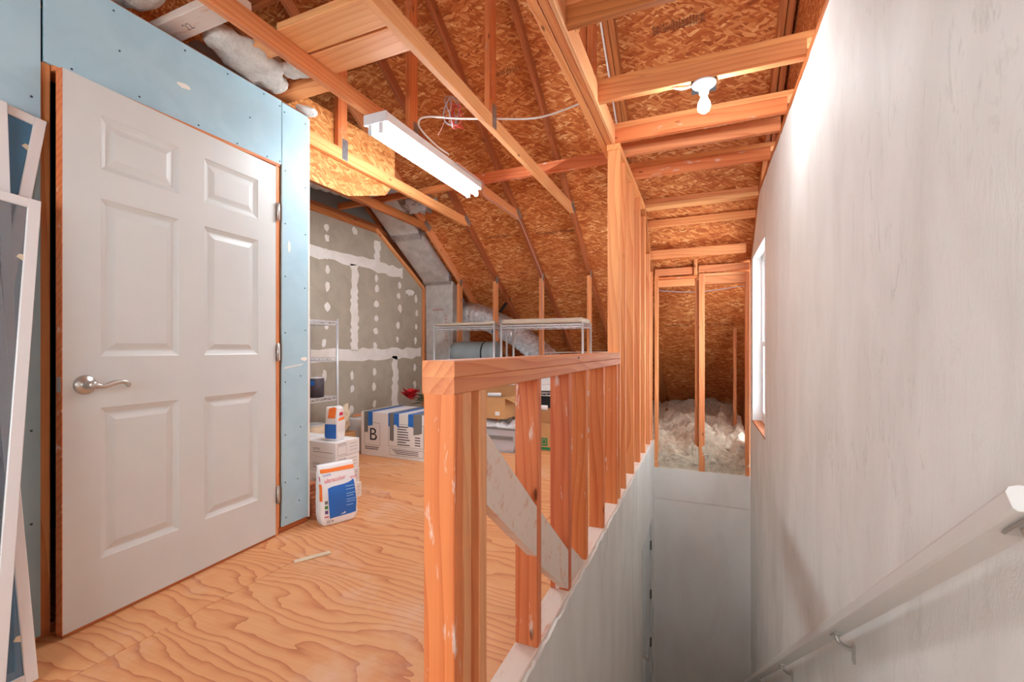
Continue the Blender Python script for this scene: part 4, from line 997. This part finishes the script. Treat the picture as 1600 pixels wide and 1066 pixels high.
# grout bags
def bag(fr, W, D, H, lab, lean=0.0, pinch=0.35, torn=False):
    r = empty('grout_bag', fr.translation, lab, 'bag', 'grout bags')
    nu, nv = 40, 26; vs = []; fs = []
    def pt(s, q):
        """s around 0..1, q height 0..1"""
        a = 2 * math.pi * s
        k = 1.0 - (1 - pinch) * max(0, (q - 0.55) / 0.45) ** 1.3
        bul = 1 + 0.06 * math.sin(math.pi * min(q * 1.4, 1)); bot = 1 - 0.10 * max(0, 0.12 - q) / 0.12
        ca, sa = math.cos(a), math.sin(a); e = 0.35
        x = math.copysign(abs(ca) ** e, ca) * W / 2 * bul * bot * (1 + 0.02 * (q > 0.8))
        y_ = math.copysign(abs(sa) ** e, sa) * D / 2 * k * bul * bot
        p = Vector((x, y_ + lean * q * q * H, q * H))
        wv = noise.fractal(Vector((x * 14, y_ * 14, q * H * 9 + W * 33)), 0.7, 2, 3) * 0.006
        return p + Vector((ca, sa, 0)) * wv + Vector((0, 0, (noise.noise(Vector((x * 22, W * 50, 0))) * 0.02 if torn else noise.noise(Vector((x * 9, 1, 0))) * 0.008) * max(0, q - 0.8) / 0.2))
    for j in range(nv + 1):
        for i in range(nu): vs.append(pt(i / nu, j / nv))
    for j in range(nv):
        for i in range(nu): fs.append((j * nu + i, j * nu + (i + 1) % nu, (j + 1) * nu + (i + 1) % nu, (j + 1) * nu + i))
    fs += [tuple(range(nu - 1, -1, -1)), tuple(range(nv * nu, (nv + 1) * nu))]
    mesh('bag_body', vs, fs, 'bag_white', r, fr, True)
    def skin(nm, mat, s0, s1, q0, q1, sh=0.0, off=0.0022, fn=None):
        n1, n2 = 14, 12; v2 = []; f2 = []
        for j in range(n2 + 1):
            for i in range(n1 + 1):
                s = s0 + (s1 - s0) * i / n1; q = q0 + (q1 - q0) * j / n2 + sh * (i / n1 - 0.5)
                if fn: s, q = fn(i / n1, j / n2)
                a = 2 * math.pi * s; v2.append(pt(s, q) + Vector((0.3 * math.cos(a), math.sin(a), 0)).normalized() * off)
        for j in range(n2):
            for i in range(n1): a = j * (n1 + 1) + i; f2.append((a, a + 1, a + n1 + 2, a + n1 + 1))
        return mesh(nm, v2, f2, mat, r, fr, True)
    return r, skin, pt
# front of a bag is s = 0.75 (local -y); s runs 0.55 (left) .. 0.95 (right)
fb = Matrix.Translation((-2.042, 2.085, 0)) @ Matrix.Rotation(R(66), 4, 'Z')
r, skin, pt = bag(fb, 0.215, 0.115, 0.345, 'grout bag with an orange band and blue panel standing on the floor', 0.08, 0.22)
skin('orange_band', 'bag_orange', 0.60, 0.93, 0.87, 0.93, 0.0)
skin('blue_panel', 'bag_blue', 0, 0, 0, 0, fn=lambda a, b: (0.715 + 0.135 * a - 0.012 * b, 0.12 + 0.50 * b + 0.07 * a * b + 0.02 * a), off=0.0028)
skin('orange_side', 'bag_orange', 0.52, 0.60, 0.42, 0.70, 0.0)
skin('red_logo', 'bag_red', 0.535, 0.565, 0.74, 0.82)
for q, m_ in ((0.37, 'ink_grey'), (0.29, 'bag_green'), (0.21, 'purple')): skin('badge', m_, 0.655, 0.70, q, q + 0.055)
skin('badge', 'bag_red', 0.645, 0.705, 0.150, 0.168)
for k, (q, s1) in enumerate(((0.60, 0.83), (0.55, 0.82), (0.48, 0.83), (0.44, 0.80), (0.38, 0.83), (0.34, 0.82), (0.28, 0.80))): skin('printed_line', 'bag_lightblue', 0.755, s1, q, q + 0.012, off=0.0042)
def bag_text(s, q, txt, size, mat, wd):
    p0 = fb @ (pt(s, q) + Vector((0, -0.006, 0))); p1 = fb @ (pt(s + 0.1, q + 0.02) + Vector((0, -0.006, 0))); pu = fb @ (pt(s, q + 0.1) + Vector((0, -0.006, 0)))
    text('lettering', txt, size, mat, r, face_frame(p0, p1 - p0, pu - p0), wd)
bag_text(0.66, 0.715, 'ultracolor', 0.034, 'bag_red', 0.125); bag_text(0.80, 0.70, 'Plus', 0.026, 'bag_red', 0.042); bag_text(0.655, 0.815, 'MAPEI', 0.016, 'bag_blue', 0.045); bag_text(0.66, 0.05, '25 lb', 0.020, 'ink', 0.04)
fb = Matrix.Translation((-2.345, 2.375, 0.4105)) @ Matrix.Rotation(R(8), 4, 'Z')
r, skin, pt = bag(fb, 0.105, 0.09, 0.225, 'torn grout bag standing open on top of the white cartons', 0.0, 0.6, True)
skin('blue_panel', 'bag_blue', 0.66, 0.84, 0.06, 0.50); skin('orange_band', 'bag_orange', 0.735, 0.80, 0.68, 0.97, 0.0); skin('orange_side', 'bag_orange', 0.92, 1.08, 0.62, 0.70, 0.05); skin('red_logo', 'bag_red', 0.95, 1.01, 0.76, 0.86)
# wood tile offcuts behind the wall
for k in range(9):
    y_ = 2.03 + rng.uniform(-0.004, 0.004)
    o = cbox('wood_offcut', -2.42, -2.155 + rng.uniform(-0.02, 0.02) + (0.03 if k < 1 else 0) - 0.007 * k, y_, y_ + 0.095, k * 0.0225 + 0.0005, k * 0.0225 + 0.0205, 'brick_brown', None, 0.003)
    nm = ['bottom', 'second', 'third', 'fourth', 'fifth', 'sixth', 'seventh', 'eighth', 'top'][k]
    tag(o, f'{nm} brown wood plank of the small stack beside the blue wall, counted upwards', 'plank', 'short brown planks stacked beside the blue wall')
# moving carton with tape
fm = Matrix.Translation((-3.09, 3.47, 0)) @ Matrix.Rotation(R(-0.8), 4, 'Z')
r = empty('moving_box', fm.translation, 'large white moving box marked B with strips of blue tape', 'box')
BW, BD, BH = 0.90, 0.52, 0.425
cbox('box_body', 0, BW, 0, BD, 0.0005, BH, 'carton_white', r, 0.006, fm)
ff = fm @ face_frame((0, 0, 0), (1, 0, 0))
text('lettering', 'B', 0.17, 'ink', r, ff @ Matrix.Translation((0.10, 0.155, 0.0012)), 0.085)
rects('printed_frame', outline(0.045, 0.235, 0.105, 0.325, 0.003), 'ink_grey', r, ff, 0.001)
rects('printed_frame', outline(0.335, 0.74, 0.115, 0.33, 0.003) + outline(0.35, 0.74, 0.03, 0.098, 0.003), 'ink_grey', r, ff, 0.001)
rects('printed_lines', [(0.05, 0.22, 0.083, 0.09), (0.05, 0.21, 0.065, 0.072)] + [(0.44, 0.56 + rng.uniform(-0.02, 0.03), 0.30 - 0.024 * k, 0.309 - 0.024 * k) for k in range(8)] + [(0.64, 0.70, 0.21 - 0.024 * k, 0.219 - 0.024 * k) for k in range(4)] + [(0.38 + 0.02 * k, 0.68, 0.078 - 0.016 * k, 0.084 - 0.016 * k) for k in range(3)], 'ink', r, ff, 0.001)
def tape(x0, x1, zlow, mat, jag=0.02, off=0.0):
    zz = [BH - 0.0 - zlow + rng.uniform(-jag, jag) for _ in range(4)]
    n = 4; d = 0.0016 + off
    vs = [(x0 + (x1 - x0) * i / (n - 1), -d, zz[i]) for i in range(n)] + [(x0 + (x1 - x0) * i / (n - 1), -d, BH + d) for i in range(n)] + [(x0 + (x1 - x0) * i / (n - 1), BD * 0.98, BH + d) for i in range(n)]
    fs = [(i, i + 1, i + n + 1, i + n) for i in range(n - 1)] + [(i + n, i + n + 1, i + 2 * n + 1, i + 2 * n) for i in range(n - 1)]
    mesh('tape_strip', vs, fs, mat, r, fm)
tape(0.04, 0.145, 0.14, 'tape_blue'); tape(0.335, 0.46, 0.12, 'tape_blue'); tape(0.565, 0.70, 0.12, 'tape_blue'); tape(0.80, 0.87, 0.1, 'tape_blue')
tape(0.042, 0.09, 0.20, 'tape_grey', 0.01, 0.0006); tape(0.352, 0.40, 0.26, 'tape_grey', 0.008, 0.0006); tape(0.625, 0.72, 0.18, 'tape_grey', 0.03, 0.0006)
# poinsettia behind it
pf = empty('poinsettia', (-2.82, 4.25, 0), 'red and dark green artificial poinsettia behind the moving box', 'plant')
def leafy(name, mat, n, c, spread, ln, wd, seed, zup):
    rg = random.Random(seed)
    for k in range(n):
        a = 2 * math.pi * k / n + rg.uniform(-0.3, 0.3); el = rg.uniform(-0.1, zup); l = ln * rg.uniform(0.7, 1.1)
        d = Vector((math.cos(a) * math.cos(el), math.sin(a) * math.cos(el), math.sin(el))); s_ = d.cross(Vector((0, 0, 1))).normalized(); b = Vector(c) + Vector((rg.uniform(-spread, spread), rg.uniform(-spread, spread), rg.uniform(-spread, spread)))
        up = s_.cross(d)
        vs = [b, b + d * l * 0.45 + s_ * wd, b + d * l - up * 0.02, b + d * l * 0.45 - s_ * wd, b + d * l * 0.45 - up * 0.012]
        wmesh(name, vs, [(0, 1, 4), (1, 2, 4), (2, 3, 4), (3, 0, 4)], mat, pf)
leafy('petal', 'petal', 20, (-2.99, 4.15, 0.51), 0.035, 0.15, 0.045, 1, 1.0)
leafy('leaf', 'leaf', 34, (-2.76, 4.23, 0.48), 0.09, 0.14, 0.03, 2, 1.2)
lathe('pot', [(0.07, 0), (0.09, 0.32), (0.1, 0.35), (0.085, 0.35)], 'brick_brown', pf, Matrix.Translation((-2.82, 4.25, 0)), 20)
# paint cans and bucket
def can(x, y_, z, r_, h_, lab, body, name='paint_can'):
    q = empty(name, (x, y_, z), lab, 'can' if name == 'paint_can' else 'bucket')
    lathe('can_body', [(r_, 0.0), (r_, h_ * 0.97), (r_ * 0.97, h_)], body, q, Matrix.Translation((x, y_, z)), 28)
    lathe('rim', [(r_ * 1.02, 0), (r_ * 1.03, 0.006), (r_ * 0.98, 0.01), (r_ * 0.9, 0.008)], 'chrome', q, Matrix.Translation((x, y_, z + h_ - 0.006)), 28)
    return q
q = can(-3.21, 3.01, 0.606, 0.08, 0.175, 'dark labelled paint can on the narrow wire shelf', 'can_label')
rects('label_patch', [(-0.028, 0.0, 0.03, 0.13)], 'cream_bag', q, face_frame((-3.205, 2.929, 0.606), (0.9, -0.25, 0)), 0.004)
rects('label_patch', [(0.0, 0.03, 0.11, 0.15)], 'bag_blue', q, face_frame((-3.175, 2.936, 0.606), (0.9, 0.4, 0)), 0.004)
can(-3.20, 2.98, 0.152 - 0.028, 0.10, 0.24, 'pale bucket on the bottom of the narrow wire shelf', 'cream_bag', 'bucket')
# low clutter by the gable wall
bm = bmesh.new(); bmesh.ops.create_icosphere(bm, subdivisions=4, radius=1.0)
for v in bm.verts:
    q = v.co.copy(); k = 1 + 0.35 * noise.fractal(q * 1.8, 0.8, 2, 4); v.co = Vector((-3.24 + q.x * 0.09 * k, 3.36 + q.y * 0.08 * k, 0.362 + max(q.z, -0.8) * 0.10 * k * (1.2 + 0.5 * q.x)))
tag(bmobj('plastic_bag', bm, 'cream_bag', None, True), 'crumpled cream plastic bag beside the narrow wire shelf', 'bag')
o = empty('clutter_box', (-3.05, 3.3, 0), 'brown cardboard box under the crumpled cream bag', 'box')
cbox('box_body', -3.42, -3.14, 3.25, 3.45, 0.0005, 0.235, 'cardboard_dark', o, 0.004)
cbox('box_flap', -3.138, -3.128, 3.26, 3.44, 0.14, 0.234, 'cardboard', o, 0.002)
tag(cbox('white_tray', -3.36, -3.16, 3.55, 3.80, 0.001, 0.33, 'carton_white', None, 0.01), 'white tray standing between the moving box and the gable wall', 'tray')
for k, (x, y_, z, L, m_, lab) in enumerate(((-3.28, 3.66, 0.345, 0.12, 'wood', 'pale wood scrap lying on the white tray'), (-3.2, 3.72, 0.36, 0.16, 'wood_brown', 'brown wood scrap lying across the white tray'))):
    beam('wood_scrap', (x - 0.03, y_ - L / 2, z), (x + 0.05, y_ + L / 2, z + 0.02), 0.03, 0.018, m_); tag(bpy.data.objects['wood_scrap' if k == 0 else 'wood_scrap.001'], lab, 'scrap')
# floor offcut and grit
tag(beam('floor_offcut', (-1.828, 1.59, 0.004), (-1.745, 1.735, 0.004), 0.032, 0.007, 'cream_bag'), 'thin pale wood strip lying on the plywood near the door', 'strip')

# behind the railing: tote, boxes, bag
tt = empty('storage_tote', (-1.95, 4.25, 0), 'clear plastic storage tote full of white cloth, seen through the railing studs', 'tote')
tx0, tx1, ty0, ty1 = -2.22, -1.70, 4.06, 4.45
vs = [(tx0 + .03, ty0 + .03, 0.001), (tx1 - .03, ty0 + .03, 0.001), (tx1 - .03, ty1 - .03, 0.001), (tx0 + .03, ty1 - .03, 0.001), (tx0, ty0, .24), (tx1, ty0, .24), (tx1, ty1, .24), (tx0, ty1, .24)]
wmesh('tote_body', vs, [(3, 2, 1, 0), (0, 1, 5, 4), (1, 2, 6, 5), (2, 3, 7, 6), (3, 0, 4, 7)], 'clear_plastic', tt)
for a in ((tx0 - .01, tx1 + .01, ty0 - .012, ty0 + .004), (tx0 - .01, tx1 + .01, ty1 - .004, ty1 + .012)): cbox('rim', a[0], a[1], a[2], a[3], .232, .25, 'tape_grey', tt, .003)
for a in ((tx0 - .012, tx0 + .004), (tx1 - .004, tx1 + .012)): cbox('rim', a[0], a[1], ty0, ty1, .232, .25, 'tape_grey', tt, .003)
cbox('dark_band', tx0 + 0.02, tx1 - 0.02, ty0 + 0.006, ty0 + 0.012, 0.13, 0.17, 'tape_grey', tt, 0.002)
bm = bmesh.new(); bmesh.ops.create_cube(bm, size=1.0); bmesh.ops.subdivide_edges(bm, edges=bm.edges[:], cuts=14, use_grid_fill=True)
for v in bm.verts:
    q = v.co.copy(); nz = noise.fractal(q * 5, 0.8, 2, 4) * 0.05; v.co = Vector((-1.96 + q.x * 0.44 + nz * 0.3, 4.255 + q.y * 0.31 + nz * 0.3, 0.14 + q.z * 0.24 + max(0, nz) * (q.z > 0) * 1.2))
tag(bmobj('folded_cloth', bm, 'sheet_white', None, True), 'white folded cloth heaped inside the clear storage tote', 'cloth')
ob = empty('open_box', (-1.97, 4.28, 0.31), 'open brown cardboard box resting on the storage tote', 'box')
bx0, bx1, by0, by1, bz0, bz1 = -2.20, -1.82, 4.10, 4.42, 0.335, 0.545
for nm, a in (('box_side', (bx0, bx1, by0, by0 + .006)), ('box_side', (bx0, bx1, by1 - .006, by1)), ('box_side', (bx0, bx0 + .006, by0 + .006, by1 - .006)), ('box_side', (bx1 - .006, bx1, by0 + .006, by1 - .006))):
    cbox(nm, a[0], a[1], a[2], a[3], bz0, bz1, 'cardboard', ob, 0.001)
cbox('box_bottom', bx0, bx1, by0, by1, bz0 - .004, bz0, 'cardboard_dark', ob)
wmesh('box_flap', [(bx1, by0, bz1), (bx1, by1, bz1), (bx1 + .13, by1 + .02, bz1 - .05), (bx1 + .13, by0 - .02, bz1 - .05), (bx1, by0, bz1 - .005), (bx1, by1, bz1 - .005), (bx1 + .13, by1 + .02, bz1 - .055), (bx1 + .13, by0 - .02, bz1 - .055)], [(0, 3, 2, 1), (4, 5, 6, 7), (0, 1, 5, 4), (1, 2, 6, 5), (2, 3, 7, 6), (3, 0, 4, 7)], 'cardboard', ob)
wmesh('box_flap', [(bx0, by1, bz1), (bx1, by1, bz1), (bx1, by1 + .06, bz1 + .10), (bx0, by1 + .06, bz1 + .10), (bx0, by1 + .005, bz1), (bx1, by1 + .005, bz1), (bx1, by1 + .065, bz1 + .10), (bx0, by1 + .065, bz1 + .10)], [(0, 1, 2, 3), (7, 6, 5, 4), (0, 4, 5, 1), (1, 5, 6, 2), (2, 6, 7, 3), (3, 7, 4, 0)], 'cardboard_dark', ob)
rects('packing_label', [(0.27, 0.32, 0.03, 0.07)], 'sheet_white', ob, face_frame((bx0, by0, bz0), (1, 0, 0)), 0.001)
rects('packing_tape', [(0.10, 0.17, 0.0, 0.2)], 'cardboard_dark', ob, face_frame((bx0, by0, bz0), (1, 0, 0)), 0.001)
tag(tube('paper_roll', [(-2.06, 4.2, 0.56), (-1.93, 4.24, 0.56)], 0.022, 'sheet_white', None, 14), 'small white paper roll lying in the open cardboard box', 'roll')
gb = empty('white_tote_bag', (-2.05, 4.75, 0.80), 'white bag with green straps on the wire shelf behind the open box', 'bag')
cbox('bag_body', -2.17 + 0.05, -1.78, 4.66, 4.92, 0.564, 0.79, 'sheet_white', gb, 0.03)
for x in (-2.06, -1.92): cbox('strap', x - .016, x + .016, 4.654, 4.66, 0.57, 0.80, 'green_strap', gb, .001)
wr_ = empty('plastic_organizer', (-1.5, 4.8, 0.56), 'white ribbed plastic drawer box on the wire shelf behind the railing', 'drawers')
cbox('drawer_body', -1.74, -1.22, 4.66, 4.95, 0.575, 0.86, 'carton_white', wr_, 0.006)
for k in range(4): cbox('drawer_front', -1.735, -1.225, 4.648, 4.659, 0.580 + k * 0.07, 0.642 + k * 0.07, 'bag_white', wr_, 0.003)
tag(cbox('brown_carton', -1.66, -1.20, 4.36, 4.60, 0.281, 0.40, 'cardboard_dark', None, 0.004), 'small brown carton on top of the green printed box', 'carton')
tag(cbox('dark_crate', -1.75, -1.22, 4.66, 4.95, 0.165, 0.53, 'rubber', None, 0.01), 'dark crate on the bottom of the wire shelf behind the railing', 'crate')
pr_ = empty('printed_roll', (-1.55, 4.42, 0.40), 'white roll with red printing lying on the small brown carton', 'roll')
tube('roll_body', [(-1.66, 4.42, 0.428), (-1.48, 4.40, 0.428)], 0.026, 'sheet_white', pr_, 16); tube('printed_band', [(-1.62, 4.4156, 0.428), (-1.58, 4.411, 0.428)], 0.0268, 'bag_red', pr_, 16)
gx = empty('green_print_box', (-1.45, 4.4, 0), 'brown cardboard box with a green printed square, seen through the railing studs', 'box')
cbox('box_body', -1.675, -1.20, 4.31, 4.60, 0.0005, 0.28, 'cardboard', gx, 0.005)
fg = face_frame((-1.72, 4.31, 0), (1, 0, 0)); rects('printed_square', [(0.20, 0.275, 0.055, 0.135), (0.20, 0.40, 0.012, 0.042)], 'green_strap', gx, fg, 0.001); rects('printed_emblem', outline(0.215, 0.26, 0.07, 0.12, 0.006), 'cardboard', gx, fg, 0.0016)

# ------------------------------------------------------------------ window screens leaning on the blue wall
def screen(TR, BR, width, skew, lab, mat, fw=0.032, tabs=()):
    """TR, BR: top and bottom of the edge nearest the door; the frame runs towards the camera"""
    TR = Vector(TR); BR = Vector(BR); x = (TR - BR); H = x.length; up_ = x.normalized()
    side = Vector((skew, -1, 0)); side = (side - up_ * side.dot(up_)).normalized(); nn = up_.cross(side).normalized()
    r = empty('window_screen', BR, lab, 'window screen', 'window screens leaning on the blue wall')
    TL, BL = TR + side * width, BR + side * width
    i_ = lambda p, a, b: p + side * a * fw / 2 + up_ * b * fw / 2
    for a, b in ((i_(BR, 1, 0), i_(TR, 1, 0)), (i_(BL, -1, 0), i_(TL, -1, 0))): beam('frame_rail', a, b, 0.014, fw, 'alu_white', r, up=side, ch=0.002)
    for a, b in ((TR + side * fw - up_ * fw / 2, TL - side * fw - up_ * fw / 2), (BR + side * fw + up_ * fw / 2, BL - side * fw + up_ * fw / 2)): beam('frame_rail', a, b, 0.014, fw, 'alu_white', r, up=up_, ch=0.002)
    q = [BR + side * fw + up_ * fw, BL - side * fw + up_ * fw, TL - side * fw - up_ * fw, TR + side * fw - up_ * fw]
    vs = [p + nn * 0.001 for p in q] + [p - nn * 0.001 for p in q]
    wmesh('mesh_sheet', vs, [(0, 1, 2, 3), (7, 6, 5, 4), (0, 4, 5, 1), (1, 5, 6, 2), (2, 6, 7, 3), (3, 7, 4, 0)], mat, r)
    for h_ in tabs:
        c = BR + up_ * (H * h_) + side * fw
        wmesh('pull_tab', [c, c + side * 0.016 + up_ * 0.01, c + side * 0.010 + up_ * 0.02, c + up_ * 0.02, c + nn * 0.004, c + side * 0.016 + up_ * 0.01 + nn * 0.004, c + side * 0.010 + up_ * 0.02 + nn * 0.004, c + up_ * 0.02 + nn * 0.004], [(0, 1, 2, 3), (7, 6, 5, 4), (0, 4, 5, 1), (1, 5, 6, 2), (2, 6, 7, 3), (3, 7, 4, 0)], 'cream_bag', r)
    return r
screen((-2.165, 0.824, 1.85), (-1.995, 0.51, 0.012), 0.60, 0.0, 'tall white window screen at the back of the leaning group', 'screen_glass', tabs=(0.93,))
screen((-2.145, 0.7176, 1.862), (-1.965, 0.70, 0.012), 0.50, 0.0, 'white window screen with a narrow upright beside the tall one', 'screen_mesh', fw=0.026)
screen((-2.07, 0.675, 1.30), (-1.91, 0.707, 0.012), 0.55, 0.0, 'white window screen with its foot standing nearest the door', 'screen_glass', fw=0.03, tabs=(0.1,))
screen((-2.072, 0.774, 1.538), (-1.872, 0.62, 0.012), 0.62, 0.0, 'shorter white window screen with dark mesh in the front of the group', 'screen_mesh', tabs=(0.86,))
